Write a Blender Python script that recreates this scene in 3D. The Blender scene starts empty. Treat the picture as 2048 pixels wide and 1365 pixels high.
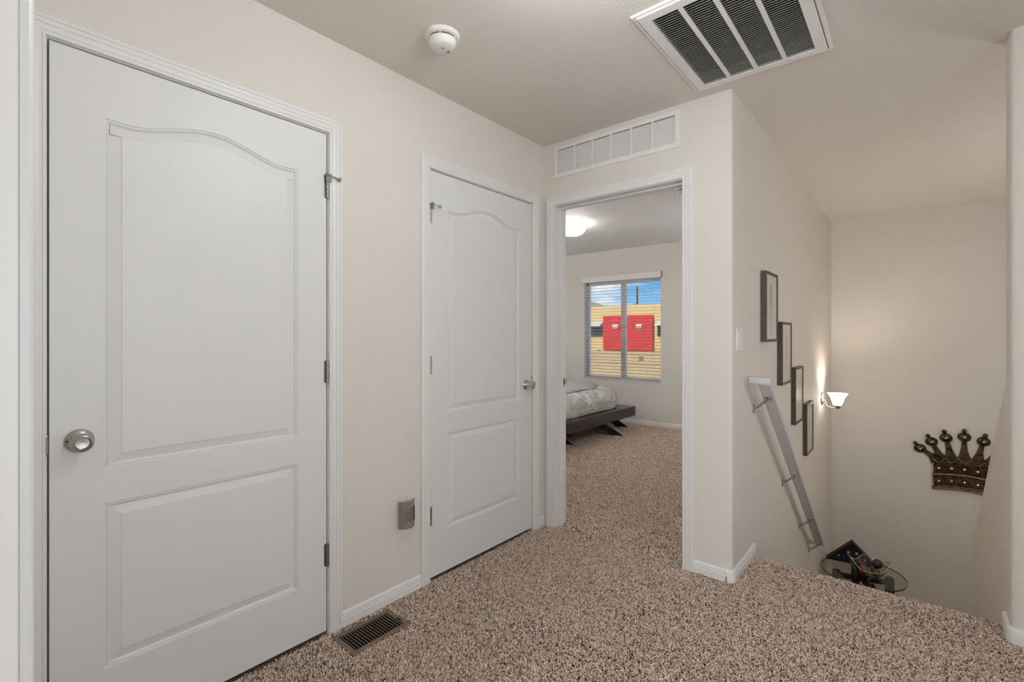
import bpy, bmesh, math, random
from mathutils import Vector, Matrix, noise
random.seed(7)
PI = math.pi
SC = bpy.context.scene
COL = SC.collection

# ------------------------------------------------------------------ camera
EYE = 1.222                                   # eye height above the carpet
cam_d = bpy.data.cameras.new('camera')
cam_d.sensor_width = 36.0
cam_d.lens = 957.23 / 2048 * 36.0
cam_d.shift_y = -10.92 / 2048
cam_d.clip_start = 0.02
cam = bpy.data.objects.new('camera', cam_d)
cam.location = (0, 0, EYE)
cam.rotation_euler = (PI / 2, 0, 0.6996)
COL.objects.link(cam)
SC.camera = cam

# ------------------------------------------------------------------ exposure
SC.view_settings.view_transform = 'Standard'
SC.view_settings.look = 'None'
SC.view_settings.exposure = 0.15
SC.view_settings.gamma = 1.0
SC.view_settings.use_curve_mapping = False
SC.cycles.diffuse_bounces = 10                # the pale rooms are lit mostly by light bouncing between walls

# light levels, all in one place
ASSUMED_HALL_LAMP = 29.0
NEAR_FILL = 13.0
BED_LAMP = 19.0
TORCHIERE_FILL = 520.0
BED_GLOBE_FILL = 18.0
ASSUMED_LOWER_LAMP = 41.0
SCONCE = 10.0
BULB = 560.0
SUN = 5.0
REAR_FILL = 52.0
HALL_FILL = 23.0

# ------------------------------------------------------------------ world: blue sky with clouds near the horizon
W = bpy.data.worlds.new('sky'); SC.world = W; W.use_nodes = True
nt = W.node_tree; nt.nodes.clear()
def nd(tree, t, **kw):
    n = tree.nodes.new(t)
    for k, v in kw.items():
        if k in n.inputs.keys(): n.inputs[k].default_value = v
        else: setattr(n, k, v)
    return n
tc = nd(nt, 'ShaderNodeTexCoord'); sp = nd(nt, 'ShaderNodeSeparateXYZ')
nt.links.new(tc.outputs['Generated'], sp.inputs[0])
rp = nd(nt, 'ShaderNodeValToRGB')
rp.color_ramp.elements[0].position = 0.0; rp.color_ramp.elements[0].color = (0.45, 0.70, 0.95, 1)
rp.color_ramp.elements[1].position = 0.6; rp.color_ramp.elements[1].color = (0.05, 0.20, 0.55, 1)
e = rp.color_ramp.elements.new(0.10); e.color = (0.10, 0.42, 0.85, 1)
nt.links.new(sp.outputs[2], rp.inputs[0])
mp = nd(nt, 'ShaderNodeMapping'); mp.inputs['Scale'].default_value = (7, 7, 26); mp.inputs['Location'].default_value = (1.3, 0.2, 0.45)
nt.links.new(tc.outputs['Generated'], mp.inputs[0])
nz = nd(nt, 'ShaderNodeTexNoise'); nz.inputs['Scale'].default_value = 1.0; nz.inputs['Detail'].default_value = 6.0
nt.links.new(mp.outputs[0], nz.inputs['Vector'])
cr = nd(nt, 'ShaderNodeValToRGB')
cr.color_ramp.elements[0].position = 0.46; cr.color_ramp.elements[0].color = (0, 0, 0, 1)
cr.color_ramp.elements[1].position = 0.60; cr.color_ramp.elements[1].color = (1, 1, 1, 1)
nt.links.new(nz.outputs[0], cr.inputs[0])
mx = nd(nt, 'ShaderNodeMixRGB'); mx.inputs[2].default_value = (0.92, 0.95, 1.0, 1)
nt.links.new(cr.outputs[0], mx.inputs[0]); nt.links.new(rp.outputs[0], mx.inputs[1])
bg = nd(nt, 'ShaderNodeBackground'); bg.inputs[1].default_value = 0.92
nt.links.new(mx.outputs[0], bg.inputs[0])
wo = nd(nt, 'ShaderNodeOutputWorld'); nt.links.new(bg.outputs[0], wo.inputs[0])

# ------------------------------------------------------------------ sun
sd = bpy.data.lights.new('sun', 'SUN'); sd.energy = SUN * 0.92; sd.angle = 0.01; sd.color = (1, 0.95, 0.86)
so = bpy.data.objects.new('sun', sd); COL.objects.link(so)
so.rotation_euler = Vector((0.35, 0.62, -0.70)).to_track_quat('-Z', 'Y').to_euler()
so.location = (0, -10, 20)
# added area fill lights, set just outside two made-up windows out of view
def fill_light(name, loc, direction, sx, sy, energy, color):
    d = bpy.data.lights.new(name, 'AREA'); d.shape = 'RECTANGLE'; d.size = sx; d.size_y = sy; d.energy = energy; d.color = color
    o = bpy.data.objects.new(name, d); COL.objects.link(o); o.location = loc
    o.rotation_euler = Vector(direction).to_track_quat('-Z', 'Z').to_euler()
    return o
fill_light('rear_fill', (0.0, -3.44, 1.35), (0, 1, 0), 1.5, 1.28, REAR_FILL, (0.93, 0.97, 1.0))
fill_light('hall_fill', (1.62, 0.72, 1.31), (-1, 0, 0), 1.3, 1.6, HALL_FILL, (0.89, 0.95, 1.0))

# ================================================================== materials
def mat(name):
    m = bpy.data.materials.new(name); m.use_nodes = True
    return m, m.node_tree, m.node_tree.nodes['Principled BSDF']
def simple(name, col, rough=0.5, metal=0.0, spec=0.5):
    m, t, b = mat(name)
    b.inputs['Base Color'].default_value = (*col, 1); b.inputs['Roughness'].default_value = rough
    b.inputs['Metallic'].default_value = metal; b.inputs['Specular IOR Level'].default_value = spec
    return m
def bumped(name, col, rough, scale, strength, dist, detail=2.0, stretch=(1, 1, 1), metal=0.0, col2=None, cscale=None, spec=0.5, dropoff=None):
    m, t, b = mat(name)
    b.inputs['Roughness'].default_value = rough; b.inputs['Metallic'].default_value = metal
    b.inputs['Specular IOR Level'].default_value = spec
    c = nd(t, 'ShaderNodeTexCoord'); mpn = nd(t, 'ShaderNodeMapping'); mpn.inputs['Scale'].default_value = stretch
    t.links.new(c.outputs['Object'], mpn.inputs[0])
    n = nd(t, 'ShaderNodeTexNoise'); n.inputs['Scale'].default_value = scale; n.inputs['Detail'].default_value = detail
    t.links.new(mpn.outputs[0], n.inputs['Vector'])
    bp = nd(t, 'ShaderNodeBump'); bp.inputs['Strength'].default_value = strength; bp.inputs['Distance'].default_value = dist
    t.links.new(n.outputs[0], bp.inputs['Height']); t.links.new(bp.outputs[0], b.inputs['Normal'])
    if col2:
        r = nd(t, 'ShaderNodeValToRGB'); r.color_ramp.elements[0].color = (*col, 1); r.color_ramp.elements[1].color = (*col2, 1)
        r.color_ramp.elements[0].position = 0.35; r.color_ramp.elements[1].position = 0.65
        n2 = nd(t, 'ShaderNodeTexNoise'); n2.inputs['Scale'].default_value = cscale or scale; n2.inputs['Detail'].default_value = 4
        t.links.new(mpn.outputs[0], n2.inputs['Vector'])
        t.links.new(n2.outputs[0], r.inputs[0]); t.links.new(r.outputs[0], b.inputs['Base Color'])
    else:
        b.inputs['Base Color'].default_value = (*col, 1)
    return m
def emit(name, col, s):
    m, t, b = mat(name)
    b.inputs['Base Color'].default_value = (*col, 1)
    b.inputs['Emission Color'].default_value = (*col, 1); b.inputs['Emission Strength'].default_value = s
    return m
def glass(name, tint, rough=0.0, gain=0.9):
    m = bpy.data.materials.new(name); m.use_nodes = True; t = m.node_tree; t.nodes.clear()
    tr = nd(t, 'ShaderNodeBsdfTransparent'); tr.inputs[0].default_value = (*tint, 1)
    gl = nd(t, 'ShaderNodeBsdfGlossy'); gl.inputs['Roughness'].default_value = rough
    lw = nd(t, 'ShaderNodeLayerWeight'); lw.inputs[0].default_value = 0.5
    pw_ = nd(t, 'ShaderNodeMath'); pw_.operation = 'POWER'; pw_.inputs[1].default_value = 5.0
    fr = nd(t, 'ShaderNodeMath'); fr.operation = 'MULTIPLY_ADD'; fr.inputs[1].default_value = gain; fr.inputs[2].default_value = 0.03
    t.links.new(lw.outputs['Facing'], pw_.inputs[0]); t.links.new(pw_.outputs[0], fr.inputs[0])
    mixn = nd(t, 'ShaderNodeMixShader'); o = nd(t, 'ShaderNodeOutputMaterial')
    t.links.new(fr.outputs[0], mixn.inputs[0]); t.links.new(tr.outputs[0], mixn.inputs[1]); t.links.new(gl.outputs[0], mixn.inputs[2])
    t.links.new(mixn.outputs[0], o.inputs[0])
    return m

BEIGE = (0.745, 0.70, 0.645)
M = {}
M['wall'] = bumped('wall_paint', BEIGE, 0.62, 150, 0.45, 0.004, 2.5, spec=0.3)
M['ceil'] = bumped('ceiling_paint', (0.745, 0.70, 0.645), 0.6, 125, 0.65, 0.004, 2.5, spec=0.3)
M['bedceil'] = bumped('bedroom_ceiling_paint', (0.80, 0.80, 0.80), 0.6, 70, 0.7, 0.008, 3.0, spec=0.3)
M['bedwall'] = bumped('bedroom_paint', (0.715, 0.68, 0.64), 0.62, 150, 0.25, 0.004, 2.5, spec=0.3)
M['trim'] = bumped('trim_paint', (0.79, 0.79, 0.78), 0.38, 60, 0.015, 0.001, 2)
M['door_v'] = bumped('door_paint_upright_grain', (0.76, 0.762, 0.758), 0.42, 1.0, 0.30, 0.0015, 3, (260, 260, 9))
M['door_h'] = bumped('door_paint_level_grain', (0.76, 0.762, 0.758), 0.42, 1.0, 0.30, 0.0015, 3, (9, 260, 260))
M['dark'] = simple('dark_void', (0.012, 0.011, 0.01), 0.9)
M['nickel'] = bumped('satin_nickel', (0.46, 0.44, 0.41), 0.34, 300, 0.04, 0.001, 2, metal=1.0)
M['chrome'] = simple('polished_chrome', (0.62, 0.61, 0.60), 0.12, 1.0)
M['hinge'] = simple('hinge_metal', (0.33, 0.32, 0.30), 0.35, 1.0)
M['whitemetal'] = simple('white_enamel', (0.80, 0.79, 0.77), 0.35)
M['plastic'] = simple('white_plastic', (0.82, 0.80, 0.76), 0.35)
M['filter'] = bumped('filter_media', (0.028, 0.027, 0.026), 0.9, 90, 0.6, 0.01, 3)
M['brownmetal'] = simple('brown_register_metal', (0.20, 0.145, 0.105), 0.42, 0.2)
M['bronze_ns'] = simple('brushed_bronze', (0.33, 0.295, 0.26), 0.42, 0.5)
M['frosted'] = simple('frosted_diffuser', (0.75, 0.75, 0.72), 0.6)
M['frame'] = bumped('walnut_frame', (0.055, 0.032, 0.021), 0.45, 1.0, 0.15, 0.001, 4, (160, 160, 14), col2=(0.105, 0.064, 0.043), cscale=1.0)
M['rail'] = bumped('handrail_paint', (0.60, 0.59, 0.58), 0.33, 40, 0.05, 0.002)
M['slat'] = simple('blind_slat_backlit', (0.45, 0.44, 0.43), 0.45)  # white slats greyed: their backlit darkness is put into the colour
M['vinyl'] = simple('window_vinyl', (0.80, 0.82, 0.83), 0.4)
M['pane'] = glass('window_glass', (0.96, 0.98, 0.97))
M['carpet_base'] = bumped('carpet_backing', (0.32, 0.245, 0.195), 0.95, 220, 1.0, 0.008, 3, col2=(0.52, 0.42, 0.35), cscale=260, spec=0.1)
M['picture_glass'] = glass('picture_glass', (.97, .97, .97), gain=0.5)
M['cord'] = simple('blind_cord', (0.7, 0.68, 0.64), 0.8)

# ================================================================== mesh helpers
class MB:
    def __init__(s): s.v = []; s.f = []
    def add(s, vs, fs):
        o = len(s.v); s.v += [tuple(p) for p in vs]; s.f += [tuple(i + o for i in q) for q in fs]; return s
    def box(s, x0, y0, z0, x1, y1, z1):
        v = [(x, y, z) for z in (z0, z1) for y in (y0, y1) for x in (x0, x1)]
        return s.add(v, [(0, 2, 3, 1), (4, 5, 7, 6), (0, 1, 5, 4), (2, 6, 7, 3), (0, 4, 6, 2), (1, 3, 7, 5)])
    def loft(s, rings, cap=True, closed=True):
        n = len(rings[0]); v = [p for r in rings for p in r]; f = []
        for i in range(len(rings) - 1):
            for j in range(n if closed else n - 1):
                k = (j + 1) % n
                f.append((i * n + j, i * n + k, (i + 1) * n + k, (i + 1) * n + j))
        if cap and closed:
            f.append(tuple(range(n - 1, -1, -1))); f.append(tuple((len(rings) - 1) * n + j for j in range(n)))
        return s.add(v, f)
    def prism(s, poly, axis, a, b):
        """poly of 2-D points extruded from a to b along axis ('x': poly=(y,z), 'y': (x,z), 'z': (x,y))"""
        def P(p, t): return {'x': (t, p[0], p[1]), 'y': (p[0], t, p[1]), 'z': (p[0], p[1], t)}[axis]
        return s.loft([[P(p, a) for p in poly], [P(p, b) for p in poly]])
    def lathe(s, prof, seg=24, axis='z', o=(0, 0, 0), sx=1.0, sy=1.0, cap=True):
        rings = []
        for r, h in prof:
            ring = []
            for i in range(seg):
                a = 2 * PI * i / seg; p = (r * math.cos(a) * sx, r * math.sin(a) * sy, h)
                if axis == '-y': p = (p[0], -h, p[1])
                elif axis == 'x': p = (h, p[0], p[1])
                ring.append((p[0] + o[0], p[1] + o[1], p[2] + o[2]))
            rings.append(ring)
        return s.loft(rings, cap)
    def tube(s, path, r, seg=8, cap=True):
        path = [Vector(p) for p in path]; rings = []
        up = Vector((0.13, 0.21, 0.97))
        for i, p in enumerate(path):
            d = (path[min(i + 1, len(path) - 1)] - path[max(i - 1, 0)]).normalized()
            a = d.cross(up)
            if a.length < 1e-3: a = d.cross(Vector((1, 0, 0)))
            a.normalize(); b = d.cross(a).normalized()
            rr = r[i] if isinstance(r, (list, tuple)) else r
            rings.append([tuple(p + a * rr * math.cos(2 * PI * j / seg) + b * rr * math.sin(2 * PI * j / seg)) for j in range(seg)])
        return s.loft(rings, cap)
    def sphere(s, c, r, seg=14, rings=9, sx=1, sy=1, sz=1):
        pr = [(r * max(math.sin(PI * i / rings), 1e-4), -r * math.cos(PI * i / rings)) for i in range(rings + 1)]
        R = []
        for rr, h in pr:
            R.append([(c[0] + rr * math.cos(2 * PI * j / seg) * sx, c[1] + rr * math.sin(2 * PI * j / seg) * sy, c[2] + h * sz) for j in range(seg)])
        return s.loft(R)
    def mesh(s, name, m=None, bevel=None, smooth=None):
        bm = bmesh.new(); vs = [bm.verts.new(p) for p in s.v]
        for q in s.f:
            try: bm.faces.new([vs[i] for i in q])
            except ValueError: pass
        bmesh.ops.recalc_face_normals(bm, faces=bm.faces)
        if bevel:
            bm.normal_update()
            ed = [e for e in bm.edges if len(e.link_faces) == 2 and e.calc_face_angle(0) > 0.5]
            bmesh.ops.bevel(bm, geom=ed, offset=bevel[0], segments=bevel[1], affect='EDGES', profile=0.5, clamp_overlap=True)
        me = bpy.data.meshes.new(name); bm.to_mesh(me); bm.free()
        if smooth:
            for p in me.polygons: p.use_smooth = True
            me.set_sharp_from_angle(angle=math.radians(smooth))
        if m: me.materials.append(M[m] if isinstance(m, str) else m)
        return me

def link(name, me, parent=None, loc=None, rot=None):
    o = bpy.data.objects.new(name, me); COL.objects.link(o)
    if parent: o.parent = parent
    if loc: o.location = loc
    if rot: o.rotation_euler = rot
    return o
def obj(name, mb, m, parent=None, loc=None, rot=None, bevel=None, smooth=None):
    return link(name, mb.mesh(name, m, bevel, smooth), parent, loc, rot)
def tag(o, label=None, cat=None, group=None, kind=None):
    if label: o['label'] = label
    if cat: o['category'] = cat
    if group: o['group'] = group
    if kind: o['kind'] = kind
    return o
def thing(name, label, cat, loc=(0, 0, 0), rotz=0.0, group=None, kind=None):
    o = bpy.data.objects.new(name, None); COL.objects.link(o); o.empty_display_size = 0.1
    o.location = loc; o.rotation_euler = (0, 0, rotz)
    return tag(o, label, cat, group, kind)
def struct(name, mb, m, label, cat, bevel=None, smooth=None):
    return tag(obj(name, mb, m, bevel=bevel, smooth=smooth), label, cat, kind='structure')
def arc(cx, cy, r, a0, a1, n):
    return [(cx + r * math.cos(a0 + (a1 - a0) * i / n), cy + r * math.sin(a0 + (a1 - a0) * i / n)) for i in range(n + 1)]

# ================================================================== the place, in metres
XL, YE, XS, YB, H = -1.842, 2.507, -0.690, 6.161, 2.444   # left wall, end wall, stair wall, outer wall, ceiling
XK = 0.293                                                # stair side of the right-hand wall end and the knee wall
YN = 2.905                                                # top stair nosing
XR = 1.47; ZL = -1.56                                     # right wall of stairwell, landing level
DW = 0.819; DT = 2.045; DB = 0.015                        # door leaf
D1, D2 = 0.190, 1.558                                     # near and far door leaf start (along the left wall)
GAP, JT = 0.0052, 0.019
EX0, EX1 = -1.752, -0.938                                 # doorway in the end wall, between the jambs
NX0, NX1 = -0.720, 0.125                                  # doorway the camera stands in
NY0, NY1 = -0.072, 0.050

# ---- walls
def wall_run(mb, along, a0, a1, b0, b1, z0, z1, holes):
    """box wall with rectangular holes (a, a, z, z); along 'x' or 'y'"""
    cuts = sorted(set([a0, a1] + [h for q in holes for h in q[:2]]))
    for c0, c1 in zip(cuts[:-1], cuts[1:]):
        zs = [(z0, z1)]
        for h0, h1, hz0, hz1 in holes:
            if h0 <= c0 + 1e-6 and h1 >= c1 - 1e-6:
                nz_ = []
                for p, q in zs:
                    if hz0 > p: nz_.append((p, min(q, hz0)))
                    if hz1 < q: nz_.append((max(p, hz1), q))
                    if hz1 <= p or hz0 >= q: nz_ = nz_ or [(p, q)]
                zs = nz_
        for p, q in zs:
            if q - p > 1e-5:
                if along == 'x': mb.box(c0, b0, p, c1, b1, q)
                else: mb.box(b0, c0, p, b1, c1, q)
    return mb
J = GAP + JT
holes = [(D1 - J, D1 + DW + J, -0.3, DT + J), (D2 - J, D2 + DW + J, -0.3, DT + J)]
struct('wall_left', wall_run(MB(), 'y', -3.3, YE + 0.12, XL - 0.12, XL, -0.3, H, holes), 'wall',
       'beige textured wall on the left holding the two closed white doors', 'wall')
# closets behind the two doors, lining painted near-black for the shade seen through the gaps
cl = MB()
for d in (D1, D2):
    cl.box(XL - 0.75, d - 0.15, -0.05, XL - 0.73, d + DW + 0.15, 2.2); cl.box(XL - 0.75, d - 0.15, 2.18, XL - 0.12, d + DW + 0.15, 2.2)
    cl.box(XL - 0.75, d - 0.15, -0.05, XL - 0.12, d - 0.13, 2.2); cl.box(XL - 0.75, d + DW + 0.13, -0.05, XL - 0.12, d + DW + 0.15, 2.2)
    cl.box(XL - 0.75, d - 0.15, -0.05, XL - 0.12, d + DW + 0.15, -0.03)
struct('wall_closet', cl, 'dark', 'closet lining painted dark as shade behind the two closed doors', 'wall')
GX0, GX1, GZ0, GZ1 = -1.754, -0.947, 2.220, 2.419         # wall grille outline
wb = wall_run(MB(), 'x', XL - 0.12, -0.80, YE, YE + 0.12, -0.3, H,
              [(EX0 - JT, EX1 + JT, -0.3, DT + JT), (GX0 + 0.022, GX1 - 0.022, GZ0 + 0.022, GZ1 - 0.022)])
rr = 0.018
wb.prism([(-0.80, YE), (XS - rr, YE)] + arc(XS - rr, YE + rr, rr, -PI / 2, 0, 6) + [(XS, YE + 0.12), (-0.80, YE + 0.12)], 'z', -0.3, H)
struct('wall_end', wb, 'wall', 'beige end wall with the open bedroom doorway and rounded outer corner', 'wall', smooth=40)
struct('wall_stair', MB().box(-0.81, YE + 0.12, -3.0, XS, YB, H), 'wall', 'beige stairwell wall carrying handrail and picture frames', 'wall')
WX0, WX1, WZ0, WZ1 = -3.780, -2.589, 0.590, 2.005          # bedroom window opening
struct('wall_back', wall_run(MB(), 'x', -5.3, XR + 0.12, YB, YB + 0.16, -3.0, H + 0.2, [(WX0, WX1, WZ0, WZ1)]), 'bedwall',
       'far outer wall behind bedroom and stair landing with the window', 'wall')
struct('wall_bedroom', MB().box(-5.32, YE + 0.12, -0.3, -5.2, YB, H), 'bedwall',
       'beige side wall of the bedroom left of the bed', 'wall')
struct('wall_bedroom_near', MB().box(-5.32, YE, -0.3, XL - 0.12, YE + 0.12, H), 'bedwall', 'near wall of the bedroom left of its doorway', 'wall')
pw = MB().prism([(XR, 2.74)] + [(XR, 2.89)] + arc(XK + rr, 2.89 - rr, rr, PI / 2, PI, 6) + arc(XK + rr, 2.74 + rr, rr, PI, 3 * PI / 2, 6), 'z', -3.0, H)
struct('wall_right', pw, 'wall', 'beige wall end with rounded corner at the right picture edge', 'wall', smooth=40)
kn = MB().prism([(2.80, -3.0), (2.80, 1.095), (2.855, 1.055), (4.435, -0.193), (4.435, -3.0)], 'x', XK - .001, XK + 0.12)
struct('wall_knee', kn, 'wall', 'low sloping knee wall running down along the right of the stairs', 'wall', bevel=(0.014, 3), smooth=50)
struct('wall_stairwell', MB().box(XR, 2.74, -3.0, XR + 0.12, YB, H), 'wall', 'far right wall of the stairwell beyond the knee wall', 'wall')
nb = wall_run(MB(), 'x', XL - 0.12, XR, NY0, NY1, -0.3, H, [(NX0 - JT, NX1 + JT, -0.3, DT + JT)])
struct('wall_front', nb, 'wall', 'near wall with the doorway the picture is taken from', 'wall')
struct('wall_hall', wall_run(MB(), 'y', -3.3, 2.74, XR, XR + 0.12, -0.3, H, [(.06, 1.38, .50, 2.12)]), 'wall', 'right-hand wall of the hall out of the picture', 'wall')
struct('wall_rear', wall_run(MB(), 'x', XL - 0.12, XR + 0.12, -3.42, -3.3, -0.3, H, [(-.76, .76, .70, 2.0)]), 'wall', 'rear wall of the room behind the viewpoint', 'wall')

# ---- ceilings
CX0, CX1, CY0, CY1 = -0.833, -0.262, 1.693, 2.420           # ceiling grille outline
cm = MB(); cx0, cx1, cy0, cy1 = CX0 + .03, CX1 - .03, CY0 + .03, CY1 - .03
for x0, x1, y0, y1 in [(XL - .12, cx0, -3.42, YE + .06), (cx1, XR + .12, -3.42, YE + .06), (cx0, cx1, -3.42, cy0), (cx0, cx1, cy1, YE + .06),
                       (-0.75, XR + .12, YE + .06, YB + .16)]:
    cm.box(x0, y0, H, x1, y1, H + 0.12)
struct('ceiling', cm, 'ceil', 'beige textured ceiling over hall and stairs', 'ceiling')
struct('ceiling.001', MB().box(-5.32, YE + .06, H, -0.75, YB + .16, H + 0.12), 'bedceil', 'pale grey textured ceiling of the bedroom', 'ceiling')
struct('roof', MB().box(-5.6, -3.7, H + 0.20, XR + 0.4, YB + 0.3, H + 0.32), 'carpet_base', 'flat roof over the rooms', 'roof')

# ---- floors (backing level; the pile stands on it)
FZ = -0.011
REG = (-1.803, -1.636, 1.007, 1.278)                      # floor register
fm = MB()
fm.box(XL - .12, -3.42, -0.28, XR + .12, REG[2] + .015, FZ)
fm.box(XL - .12, REG[2] + .015, -0.28, REG[0] + .015, REG[3] - .015, FZ)
fm.box(REG[1] - .015, REG[2] + .015, -0.28, XR + .12, REG[3] - .015, FZ)
fm.box(XL - .12, REG[3] - .015, -0.28, XR + .12, 2.80, FZ)
fm.prism([(2.80, -0.28), (2.80, FZ), (YN - .02, FZ)] + arc(YN - .02, FZ - .02, .02, PI / 2, 0, 5)[1:] + [(YN, -0.06), (YN - .03, -0.07), (YN - .03, -0.28)], 'x', XS - .06, XK + .06)
fm.box(-5.32, 2.80, -0.28, XS - .06, YB, FZ)
struct('floor', fm, 'carpet_base', 'brown carpeted floor of hall and bedroom', 'floor')
struct('floor.001', MB().box(XS - .02, 4.66, ZL - 0.25, XR, YB, ZL), 'carpet_base', 'carpeted stair landing below', 'floor')
st = thing('staircase', 'carpeted stairs going down from the hall to the landing', 'stairs', kind='structure')
for i in range(7):
    y0 = YN - .02 + i * 0.25; z1 = -0.195 * (i + 1)
    obj('tread', MB().box(XS, y0, z1 - 0.22, XK, y0 + 0.28, z1), 'carpet_base', st, bevel=(0.012, 2))
for i in range(6):
    y0 = 4.66 - i * 0.25; z1 = ZL - 0.195 * (i + 1)
    obj('tread', MB().box(XK + .12, y0 - 0.28, z1 - 0.22, XR, y0, z1), 'carpet_base', st, bevel=(0.012, 2))

# ---- casing, jambs, doors. local frame: X along the wall, Z up, room side towards -Y
CAS = [(.0025, 0), (.0025, .0012), (0, .0022), (0, .009), (.002, .0115), (.006, .0115), (.008, .0085), (.011, .0085), (.014, .0115), (.023, .0135), (.025, .0115), (.028, .0115),
       (.030, .0145), (.038, .0155), (.040, .0130), (.042, .0130), (.044, .0165), (.051, .0165), (.054, .0150), (.056, .0120), (.056, 0)]
def casing(par, x0, x1, zt):
    L = [[(x0 - w, -t, FZ) for w, t in CAS], [(x0 - w, -t, zt + w) for w, t in CAS]]
    R = [[(x1 + w, -t, FZ) for w, t in CAS], [(x1 + w, -t, zt + w) for w, t in CAS]]
    T = [[(x0 - w, -t, zt + w) for w, t in CAS], [(x1 + w, -t, zt + w) for w, t in CAS]]
    for q in (L, R, T): obj('casing', MB().loft(q), 'trim', par)
def jambs(par, x0, x1, zt, depth, stop0, stop1):
    """lining of an opening from x0 to x1; doorstop strip between depths stop0 and stop1"""
    for a, b in ((x0 - JT, x0), (x1, x1 + JT)):
        obj('jamb', MB().box(a, 0, FZ, b, depth, zt), 'trim', par)
    obj('jamb', MB().box(x0 - JT, 0, zt, x1 + JT, depth, zt + JT), 'trim', par)
    for a, b in ((x0, x0 + .011), (x1 - .011, x1)):
        obj('door_stop', MB().box(a, stop0, FZ, b, stop1, zt - .011), 'trim', par, bevel=(.003, 2))
    obj('door_stop', MB().box(x0, stop0, zt - .011, x1, stop1, zt), 'trim', par, bevel=(.003, 2))

def offset(poly, d):
    n = len(poly); out = []
    for i in range(n):
        p0, p1, p2 = Vector(poly[i - 1]), Vector(poly[i]), Vector(poly[(i + 1) % n])
        e0 = (p1 - p0).normalized(); e1 = (p2 - p1).normalized()
        n0 = Vector((-e0.y, e0.x)); n1 = Vector((-e1.y, e1.x))
        m = n0 + n1; m = m / max(m.dot(m) / 2, 0.2)
        out.append(tuple(p1 + m * d))
    return out
PROF = [(0, 0), (.0015, -.0034), (.0045, -.0042), (.006, -.0020), (.008, -.0026), (.0095, -.0066), (.0135, -.0092), (.0395, -.0030), (.0408, -.0010)]
def panel_mesh(outline, name, m):
    rings = [[(x, -h, z) for x, z in offset(outline, d)] for d, h in PROF]
    back = [(x, .012, z) for x, z in outline]
    mb = MB().loft([back] + rings)
    return mb.mesh(name, m)
SW = 0.119
def arch(n=36):
    pts = []
    for i in range(n + 1):
        t = i / n; c = 0.5 + 0.5 * math.cos(2 * PI * (t - 0.5))
        z = 1.862 + 0.056 * c ** 1.25 + 0.008 * max(0, abs(t - .5) * 2 - .75) / .25
        pts.append((SW + (DW - 2 * SW) * t, z))
    return pts
ARCH = arch()
up_out = [(SW, .826), (DW - SW, .826)] + ARCH[::-1]
lo_out = [(SW, .230), (DW - SW, .230), (DW - SW, .722), (SW, .722)]
def door(name, y0, label, hinge_side, arm_dir):
    d = thing(name, label, 'door', (XL, y0, 0), PI / 2, kind='structure')
    T = .035
    obj('stile', MB().box(0, 0, DB, SW, T, DT), 'door_v', d)
    obj('stile', MB().box(DW - SW, 0, DB, DW, T, DT), 'door_v', d)
    obj('rail', MB().prism([(SW, DT), (DW - SW, DT)] + ARCH[::-1], 'y', 0, T), 'door_h', d)
    obj('rail', MB().box(SW, 0, .722, DW - SW, T, .826), 'door_h', d)
    obj('rail', MB().box(SW, 0, DB, DW - SW, T, .230), 'door_h', d)
    link('panel', panel_mesh(up_out, 'panel', 'door_v'), d)
    link('panel', panel_mesh(lo_out, 'panel', 'door_v'), d)
    obj('backing', MB().box(SW, .013, DB, DW - SW, T, DT - .01), 'door_v', d)
    jambs(d, -GAP, DW + GAP, DT + GAP, .12, .038, .052)
    casing(d, -GAP - .003, DW + GAP + .003, DT + GAP + .003)
    hx = DW + .002 if hinge_side > 0 else -.002
    for k, zc in enumerate((1.829, 1.075, .325)):
        hb = MB()
        for q in range(5): hb.lathe([(.0001, 0), (.0062, 0.0003), (.0062, .0172), (.0001, .0175)], 12, o=(hx, -.006, zc - .046 + q * .0184))
        hb.box(hx - .012, -.0012, zc - .045, hx + .012, .0006, zc + .045)
        h = obj('hinge', hb, 'hinge', d, smooth=40)
        if k == 0:
            s = MB().box(hx - .011, -.021, zc + .046, hx + .011, -.001, zc + .052)
            s.box(hx - .010, -.016, zc + .02, hx + .012, -.012, zc + .048)
            s.tube([(hx, -.011, zc + .049), (hx + .02, -.017, zc + .044), (hx + .038, -.026, zc + .038)], .0028)
            s.tube([(hx - .004, -.011, zc + .049), (hx - .012, -.022, zc + .050)], .0045)
            obj('pin_stop', s, 'hinge', h)
            obj('bumper', MB().tube([(hx + .036, -.025, zc + .0385), (hx + .047, -.030, zc + .0355)], .0075, 12), 'hinge', h, smooth=40)
    return d
d1 = door('door_1', D1, 'near white two-panel arch-top door at left with satin round knob', 1, 1)
d2 = door('door_2', D2, 'farther white two-panel arch-top door beside the open bedroom doorway', -1, 1)
# near door: flat satin knob with a pin hole, set over a round rose; strike plate at the gap
k = obj('door_knob', MB().lathe([(.0001, 0), (.0335, 0), (.0335, .004), (.031, .008), (.022, .012), (.016, .016), (.014, .026), (.0001, .026)], 36, '-y', (.062, 0, .919)), 'nickel', d1, smooth=40)
obj('knob_head', MB().lathe([(.0001, .024), (.016, .024), (.0245, .033), (.0265, .043), (.0255, .052), (.0225, .057), (.0185, .0585), (.0165, .055), (.0155, .050), (.0001, .0485)], 36, '-y', (.062, 0, .919)), 'nickel', k, smooth=50)
obj('pin_hole', MB().lathe([(.0001, .0085), (.0028, .0085), (.0026, .011), (.0001, .011)], 12, '-y', (.035, 0, .922)), 'dark', k)
obj('strike_plate', MB().box(-.012, -.004, .890, -.0035, -.0005, .948).box(-.0065, -.012, .896, -.0035, -.002, .942), 'chrome', d1, bevel=(.0015, 2))
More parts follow.
